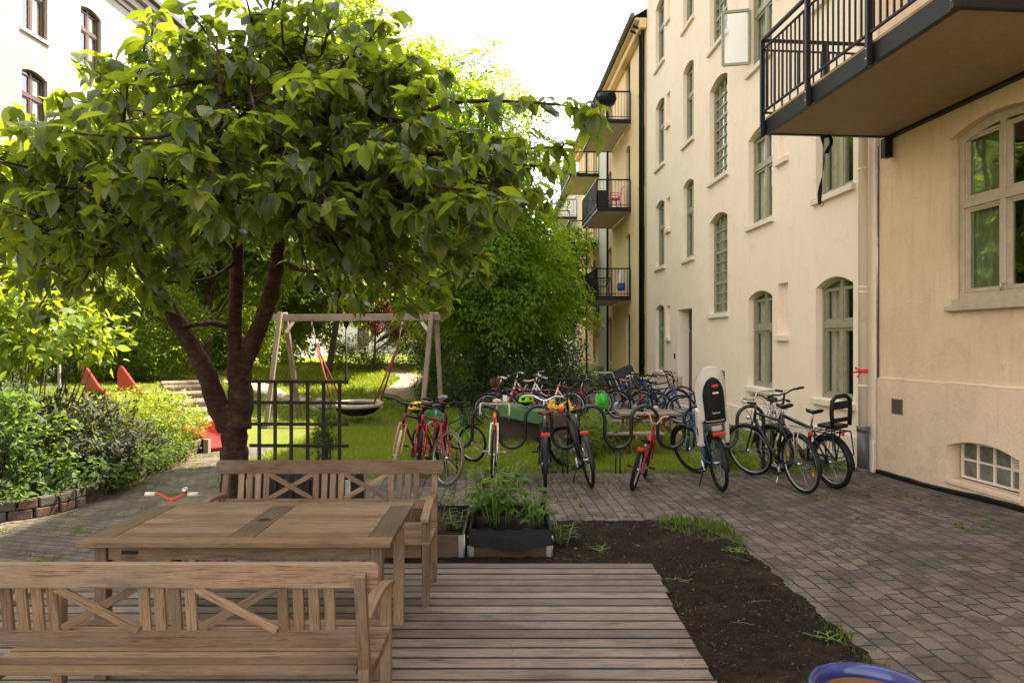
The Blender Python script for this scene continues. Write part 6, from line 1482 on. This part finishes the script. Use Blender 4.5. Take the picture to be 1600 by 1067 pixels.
def shrub(name, label, c, r_, nclump, per, L_, mat, stems=8, spray=.22, fl=None, nseg=1, group=None, cat='shrub', W_=.5, droop=.15, up=.5, shell=.4):
    bz = ghs(c[0], c[1]); t = thing(name, label, cat, (c[0], c[1], bz), 0, group); c3 = (c[0], c[1], c[2])
    Cs, d = ell(nclump, c3, r_, shell); ok = Cs[:, 2] > gh(Cs[:, 0], Cs[:, 1])+.04; Cs = Cs[ok]; d = d[ok]
    m = MB()
    for i in nrs.choice(len(Cs), min(len(Cs), stems), replace=False):
        e = Vector(Cs[i]); b = Vector((c[0]+(e.x-c[0])*.25, c[1]+(e.y-c[1])*.25, bz-.03)); m.tube([b, b.lerp(e, .55)+Vector(((e.x-c[0])*.1, 0, .05)), e], [.012, .008, .004], 5)
    m.build('stem', bark2, t)
    n = len(Cs)*per; ci = np.repeat(np.arange(len(Cs)), per); P_ = Cs[ci]+nrs.randn(n, 3)*spray*np.array([1, 1, .8])*.55
    D_ = d[ci]*.7+nrs.randn(n, 3)*.6; D_[:, 2] += up-.3-droop; N_ = np.array([0, 0, 1.0])+d[ci]*.6+nrs.randn(n, 3)*.35
    ok = P_[:, 2] > gh(P_[:, 0], P_[:, 1])+.02
    leaves('foliage', P_[ok], D_[ok], unit(N_[ok]), L_*nrs.uniform(.6, 1.2, ok.sum()), W_, mat, t, nseg, .25, .25)
    if fl:
        fm, nf, fs, top = fl; k = nrs.choice(len(Cs), min(nf, len(Cs)), replace=False); cc = Cs[k]+d[k]*.08; cc[:, 2] += .04
        pp = np.repeat(cc, 14, 0)+nrs.randn(len(cc)*14, 3)*fs*.7; leaves('flower', pp, rvec(len(pp))+[0, 0, .4], rvec(len(pp)), fs*nrs.uniform(.6, 1.2, len(pp)), .9, LM[fm], t, 1, .3, .2, kind='stuff')
    return t
shrub('shrub', 'wide dark green shrub under the elm tree beside the patio', (.55, 18.9, .95), (1.7, .9, 1.1), 210, 60, .085, LM['dark'], spray=.26)
shrub('shrub', 'dark green shrub behind the right leg of the swing frame', (-1.5, 18.6, .75), (1.2, .8, .95), 130, 60, .085, LM['dark'], spray=.26)
shrub('shrub', 'tall dark hedge shrub filling the shade below the elm tree', (-.7, 21.5, 1.8), (3.0, .9, 1.7), 240, 50, .10, LM['dark'], spray=.35)
shrub('hedge', 'tall hedge in front of the old house at the back left', (-12.5, 26, 2.6), (3.6, .9, 2.6), 330, 60, .15, LM['back'], spray=.4)
shrub('shrub', 'ivy covered bush behind the red slide', (-10.9, 18.3, 2.0), (2.7, 1.1, 2.1), 420, 70, .11, LM['back'], spray=.3)
shrub('shrub', 'round bush at the head of the garden steps', (-9.9, 22.6, 1.7), (1.2, 1.0, 1.3), 120, 60, .085, LM['dark'], spray=.25)
shrub('shrub', 'low yellow green bush lit by the sun behind the lamp post', (-6.1, 27.3, 1.35), (1.3, .8, .7), 70, 60, .10, LM['lime'], spray=.25)
shrub('shrub', 'sunlit bush at the back left of the lawn', (-11.5, 28.5, 1.6), (3.0, 1, 1.3), 130, 50, .13, LM['back'], spray=.35)
shrub('shrub', 'green bush at the back of the lawn beyond the swing seat', (-3.3, 28.5, 1.5), (1.9, .9, 1.0), 110, 50, .12, LM['back'], spray=.3)
shrub('shrub', 'big bush at the far left edge behind the flower bed', (-9.3, 10.8, 1.7), (1.2, 1.2, 1.2), 150, 50, .10, LM['mid'], spray=.3)
# raised bed planting
shrub('tall_shrub', 'tall shrub with big yellow green leaves at the left edge', (-6.15, 8.6, 2.05), (1.25, .8, .55), 130, 11, .16, LM['lime'], stems=14, spray=.20, nseg=6, W_=.5, shell=.6)
shrub('leafy_shrub', 'light green leafy plant leaning over the brick edging at the left edge', (-5.75, 7.55, .72), (.80, .45, .66), 130, 17, .11, LM['mid'], stems=8, spray=.17, nseg=6, W_=.42)
shrub('rhododendron', 'dark purple leaved shrub with pink flowers in the raised bed', (-5.35, 8.5, .64), (.85, .62, .50), 190, 18, .095, LM['purple'], stems=6, spray=.15, nseg=6, W_=.36, fl=('pink', 10, .022, 0))
shrub('azalea', 'lime green azalea with cream flower heads at the back of the bed', (-5.75, 10.5, .62), (.95, 1.2, .46), 300, 22, .08, LM['lime'], stems=20, spray=.14, nseg=2, W_=.4, fl=('fl', 45, .03, 0))
shrub('leafy_shrub', 'low bright leafy plant spilling over the bricks beside the path', (-5.12, 8.2, .30), (.42, .9, .28), 110, 14, .10, LM['mid'], stems=14, spray=.14, nseg=6, W_=.6)
shrub('leafy_shrub', 'green plant in the middle of the raised bed below the slide', (-6.9, 9.6, .72), (1.0, .9, .42), 200, 24, .09, LM['mid'], stems=16, spray=.2, nseg=2)
shrub('leafy_shrub', 'dark leafy plant behind the left edge of the raised bed', (-7.4, 8.0, 1.0), (.9, .8, .7), 200, 24, .10, LM['dark'], stems=16, spray=.2, nseg=2)
shrub('aster_plant', 'tall plant with small lilac flowers beside the metal pole', (-6.5, 9.3, 1.25), (.55, .4, .35), 30, 8, .05, LM['mid'], stems=18, spray=.12, nseg=2, fl=('lilac', 22, .018, 0))
shrub('leafy_shrub', 'low ground cover hanging over the bricks at the left front corner of the bed', (-5.5, 7.10, .24), (.60, .18, .18), 40, 12, .07, LM['mid'], stems=6, spray=.12, nseg=2, W_=.6)
shrub('leafy_shrub', 'low ground cover hanging over the bricks beside the dark purple shrub', (-5.02, 9.4, .24), (.20, 1.3, .20), 110, 14, .07, LM['mid'], stems=6, spray=.12, nseg=2, W_=.6)
shrub('leafy_shrub', 'small leafy plant between the azalea and the garden path', (-5.2, 9.6, .35), (.35, .8, .28), 45, 12, .07, LM['dark'], stems=10, spray=.12, nseg=2)
m = MB(); m.tube([(-6.1, 9.2, .2), (-6.1, 9.2, 2.05)], .02, 8); m.build('metal_pole', M['galv'], None, label='thin galvanised pole standing in the raised bed', cat='pole')
# plants in boxes and by the rack
def stalks(name, label, c, h, n, spreadr, leafn, L_, mat, cat='plant', W_=.8, lean=.25):
    bz = c[2]; t = thing(name, label, cat, c); m = MB(); P_ = []; D_ = []
    stemM = flat('green_stalk', (.16, .24, .04), .6)
    for i in range(n):
        a = rnd.random()*6.28; rr = spreadr*rnd.random()**.5; b = Vector((c[0]+rr*.5*math.cos(a), c[1]+rr*.5*math.sin(a), bz-.02)); hh = h*rnd.uniform(.45, 1); e = b+Vector((rr*math.cos(a)*lean*2+rnd.gauss(0, .03), rr*math.sin(a)*lean*2, hh))
        m.tube([b, b.lerp(e, .5), e], [.006, .005, .003], 5)
        for k in range(leafn):
            t_ = 1-.75*(k/leafn)*rnd.uniform(.8, 1); q = b.lerp(e, t_); az_ = k*2.4+rnd.random(); dv = Vector((math.cos(az_), math.sin(az_), .15)); q2 = q+dv*rnd.uniform(.03, .09); m.tube([q, q2], .0022, 4)
            for lob in (-.9, -.45, 0, .45, .9):
                P_.append(tuple(q2-dv*.01)); a2 = az_+lob; D_.append((math.cos(a2), math.sin(a2), -.15*(1-abs(lob))))
    m.build('stalk', stemM, t); P_ = np.array(P_); D_ = np.array(D_); N_ = np.array([0, 0, 1.0])+nrs.randn(len(P_), 3)*.22
    leaves('foliage', P_, D_, unit(N_), L_*nrs.uniform(.7, 1.15, len(P_)), W_*.62, mat, t, 2, .1, .25)
stalks('leafy_plant', 'tall bright green lobed plant growing in the lined planter box', (-.12, 6.30, .19), .56, 20, .28, 6, .095, LM['fresh'])
stalks('leafy_plant', 'shorter green plant at the right end of the lined planter box', (.17, 6.2, .19), .34, 8, .16, 5, .08, LM['fresh'])
stalks('leafy_plant', 'small green seedling in the brown planter box beside the bench', (-.52, 6.15, .18), .16, 6, .12, 4, .04, LM['mid'])
stalks('leafy_plant', 'weed between the lined planter box and the bare soil', (.45, 6.15, .0), .30, 8, .12, 5, .05, LM['mid'])
stalks('weed_patch', 'tall pale green weeds growing through the rack right of the dark hybrid bicycle', (1.20, 10.9, 0), .92, 26, .42, 8, .10, LM['lime'])
stalks('weed_patch', 'tall green weeds behind the third free hoop of the rack', (1.75, 11.6, 0), .70, 20, .4, 7, .09, LM['mid'])
stalks('weed_patch', 'green weeds below the rack between the two dark bicycles', (.75, 10.2, 0), .45, 18, .40, 6, .07, LM['mid'])
stalks('weed_patch', 'broad leaved weeds under the child seat bicycle', (3.15, 10.2, 0), .50, 14, .32, 5, .12, LM['mid'])
stalks('weed_patch', 'weeds sprouting beside the grey foot of the downpipe', (4.60, 9.85, 0), .26, 12, .26, 5, .07, LM['mid'])
stalks('weed_patch', 'low weeds at the foot of the racing bicycle', (-.10, 8.85, 0), .22, 16, .45, 5, .05, LM['mid'])
stalks('weed_patch', 'low weeds between the far bench and the leftmost bicycles', (-.75, 7.8, 0), .16, 16, .55, 4, .04, LM['mid'])
stalks('patio_plant', 'potted green plants beside the white garden chairs on the patio', (3.3, 24.6, 0), .75, 22, .5, 8, .10, LM['mid'])
n = 420; b = np.stack([nrs.normal(-.80, .09, n), nrs.normal(6.1, .13, n), np.full(n, .17)], 1); d = np.stack([nrs.randn(n)*.55, nrs.randn(n)*.5, np.ones(n)], 1)
t = thing('dry_plant', 'dry brown heather clump in the planter box beside the bench', 'plant', (-.8, 6.1, .17)); leaves('foliage', b, d, rvec(n), nrs.uniform(.10, .24, n), .03, LM['dry'], t, 1, .1, .05)
shrub('conifer', 'small dark juniper growing behind the trellis', (-2.08, 7.62, .78), (.12, .12, .50), 60, 26, .05, LM['dark'], stems=8, spray=.07, W_=.25)
# grass
def blades(name, label, xs, ys, dens, h0, h1, mat=LM['grass'], mask=None, w=.10, **k):
    n = int((xs[1]-xs[0])*(ys[1]-ys[0])*dens); X = nrs.uniform(*xs, n); Y = nrs.uniform(*ys, n)
    cl = fnoise(X, Y, 2.2, 3); ok = nrs.rand(n) < np.clip(.75+cl*.6, .12, 1)
    if mask is not None: ok &= mask(X, Y)
    X, Y, cl = X[ok], Y[ok], cl[ok]; n = len(X); P_ = np.stack([X, Y, gh(X, Y)-.004], 1)
    D_ = np.stack([nrs.randn(n)*.45, nrs.randn(n)*.45, np.ones(n)], 1); L_ = nrs.uniform(h0, h1, n)*(1+.7*np.clip(cl, -.5, 1))
    return leaves(name, P_, D_, unit(nrs.randn(n, 3)*[1, 1, .2]), L_, w, mat, None, 1, .1, .35, kind='stuff', label=label, cat='grass', **k)
blades('lawn_grass', 'short green grass of the near lawn around the rack and swing', (-4.05, 4.6), (9.75, 15.0), 1500, .035, .10, mask=lambda X, Y: ~((X < -3.9) & (Y < 9.3)))
blades('lawn_grass', 'green grass of the lawn around the swing frame', (-7.0, 2.2), (15.0, 18.5), 750, .05, .13, w=.12)
blades('upper_grass', 'sunlit grass of the raised upper lawn', (-13.5, .6), (18.55, 31), 330, .08, .20, w=.14, mask=lambda X, Y: ~((np.abs(X+3.4-np.clip(Y-24, 0, 9)*-.45) < .5) & (Y > 19.3)) & ~((X < -6) & (Y < 21.3) & (Y > 18.6) & (np.abs(Y-18.9-(-6-X)*.28) < .9)))
blades('bed_grass', 'grass and ground cover in the raised bed', (-12.5, -5.05), (7.0, 18.4), 260, .03, .09, mask=lambda X, Y: ((X < -5.35)) & (Y > 7.3+np.clip(-6-X, 0, 9)*.0), w=.12)
blades('path_grass', 'grass between path and lawn behind the bench', (-4.0, -.9), (9.2, 9.8), 1200, .03, .09)
sg = lambda X, Y: (((X-1.88)/.26)**2+((Y-6.45)/.55)**2 < 1) | (((X-1.72)/.30)**2+((Y-6.75)/.28)**2 < 1)
blades('soil_grass', 'bright grass clump at the corner of the bare soil', (1.3, 2.2), (5.8, 7.2), 2200, .03, .09, mat=LM['grass2'], mask=lambda X, Y: sg(X, Y) & (fnoise(X, Y, 6, 12) > -.25), w=.09)
sg2 = lambda X, Y: ((np.abs(X-2.02) < .10) & (Y < 4.7) & (fnoise(X, Y, 5, 8) > -.1)) | ((np.abs(X-1.20) < .13) & (Y < 5.4) & (fnoise(X, Y, 4, 9) > .12)) | ((X > 1.2) & (Y < 3.9) & (fnoise(X, Y, 5, 4) > .2))
blades('edge_grass', 'grass tufts along the edges of deck and soil', (1.08, 2.15), (3.0, 5.5), 3600, .02, .07, mat=LM['grass2'], mask=sg2, w=.08)
# tufts in the joints of the paving: short rows and little clusters
tx = []; 
for k in range(190):
    x = rnd.uniform(-.8, 5.0); y = rnd.uniform(5.0, 9.7)**1.0; y = 9.72-(9.72-y)*rnd.random()**.6
    if x < 2.15 and y < 7.1: continue
    al = rnd.choice((0, 1)); nn_ = rnd.randint(14, 60)
    for j in range(nn_):
        s_ = rnd.uniform(0, .35)*rnd.random(); tx.append((x+(s_ if al else rnd.gauss(0, .008)), y+(rnd.gauss(0, .008) if al else s_)))
for k in range(110):
    x = rnd.uniform(-5.0, -2.6); y = rnd.uniform(5.6, 11.5)
    for j in range(rnd.randint(15, 60)): tx.append((x+rnd.gauss(0, .05), y+rnd.gauss(0, .05)))
for k in range(2600): x = rnd.uniform(-.9, 4.9); tx.append((x, 9.70-abs(rnd.gauss(0, .12))))
for k in range(900): tx.append((rnd.uniform(-1, .6), 9.6-abs(rnd.gauss(0, .45))))
tx = np.array(tx); n = len(tx); leaves('joint_grass', np.stack([tx[:, 0], tx[:, 1], gh(tx[:, 0], tx[:, 1])+.004], 1), np.stack([nrs.randn(n)*.9, nrs.randn(n)*.9, np.ones(n)*.7], 1), rvec(n), nrs.uniform(.012, .042, n), .22, LM['grass2'], None, 1, .1, .3, kind='stuff', label='moss and grass sprouting from the paving joints', cat='grass')
# litter of bark chips and twigs on the soil, small debris on paving and deck
n = 6500; X = nrs.uniform(.2, 2.08, n); Y = nrs.uniform(2.6, 7.0, n); P_ = np.stack([X, Y, soilz(X, Y)+gh(X, Y)+.006], 1)
D_ = rvec(n)*[1, 1, .15]; leaves('soil_litter', P_, D_, unit(rvec(n)*.5+[0, 0, 1]), nrs.uniform(.006, .028, n)*np.where(nrs.rand(n) > .98, 2.8, 1), .3, LM['chip'], None, 1, .3, .2, kind='stuff', label='bark chips and dry bits lying on the bare soil', cat='litter')
n = 900; X = nrs.uniform(-.6, 5, n); Y = nrs.uniform(2.5, 9.7, n); ok = ~((X < 2.1) & (Y < 7.1)); X, Y = X[ok], Y[ok]; n = len(X)
leaves('paving_litter', np.stack([X, Y, gh(X, Y)+.009], 1), rvec(n)*[1, 1, .1], unit(rvec(n)*.3+[0, 0, 1]), nrs.uniform(.006, .022, n), .5, LM['chip'], None, 1, .3, .2, kind='stuff', label='tiny dry bits scattered over the paving', cat='litter')
m = MB()
for (px, py, a, L_) in ((905, 826, .5, .26), (930, 862, -.1, .16), (1085, 905, .9, .18), (1150, 880, 2.2, .22), (990, 830, 1.2, .12), (1190, 950, .2, .16), (1120, 850, .4, .2), (1160, 985, 2.9, .14)):
    g_ = G(px, py); c = g_+Z*.045; dv = Vector((math.cos(a), math.sin(a), 0))*L_/2; m2 = MB(); sg_ = 1 if a > 1 else -1; m2.tube([c+dv*q+Vector((dv.y, -dv.x, 0))*sg_*(.22*(1-q*q)+.10*math.sin(q*7+a)) for q in (-1, -.7, -.4, -.1, .2, .5, .8, 1)], [.0035, .0035, .003, .003, .0025, .002, .0015, .001], 5)
    m2.build('twig', flat('dry_twig', (.12, .08, .055), .8), None, label='dry curved twig lying on the bare soil', cat='twig', group='dry twigs on the bare soil')

for (px, py, h_, lab) in ((938, 868, .10, 'small weed on the bare soil in front of the planter boxes'), (1052, 915, .06, 'small weed beside the far corner of the timber deck'), (1150, 868, .08, 'tiny weed on the bare soil under the grass clump'), (1290, 1005, .09, 'small weed at the paving edge above the blue pot')):
    g_ = G(px, py); stalks('weed', lab, (g_.x, g_.y, .03), h_*.7, 5, .05, 4, .022, LM['mid'])
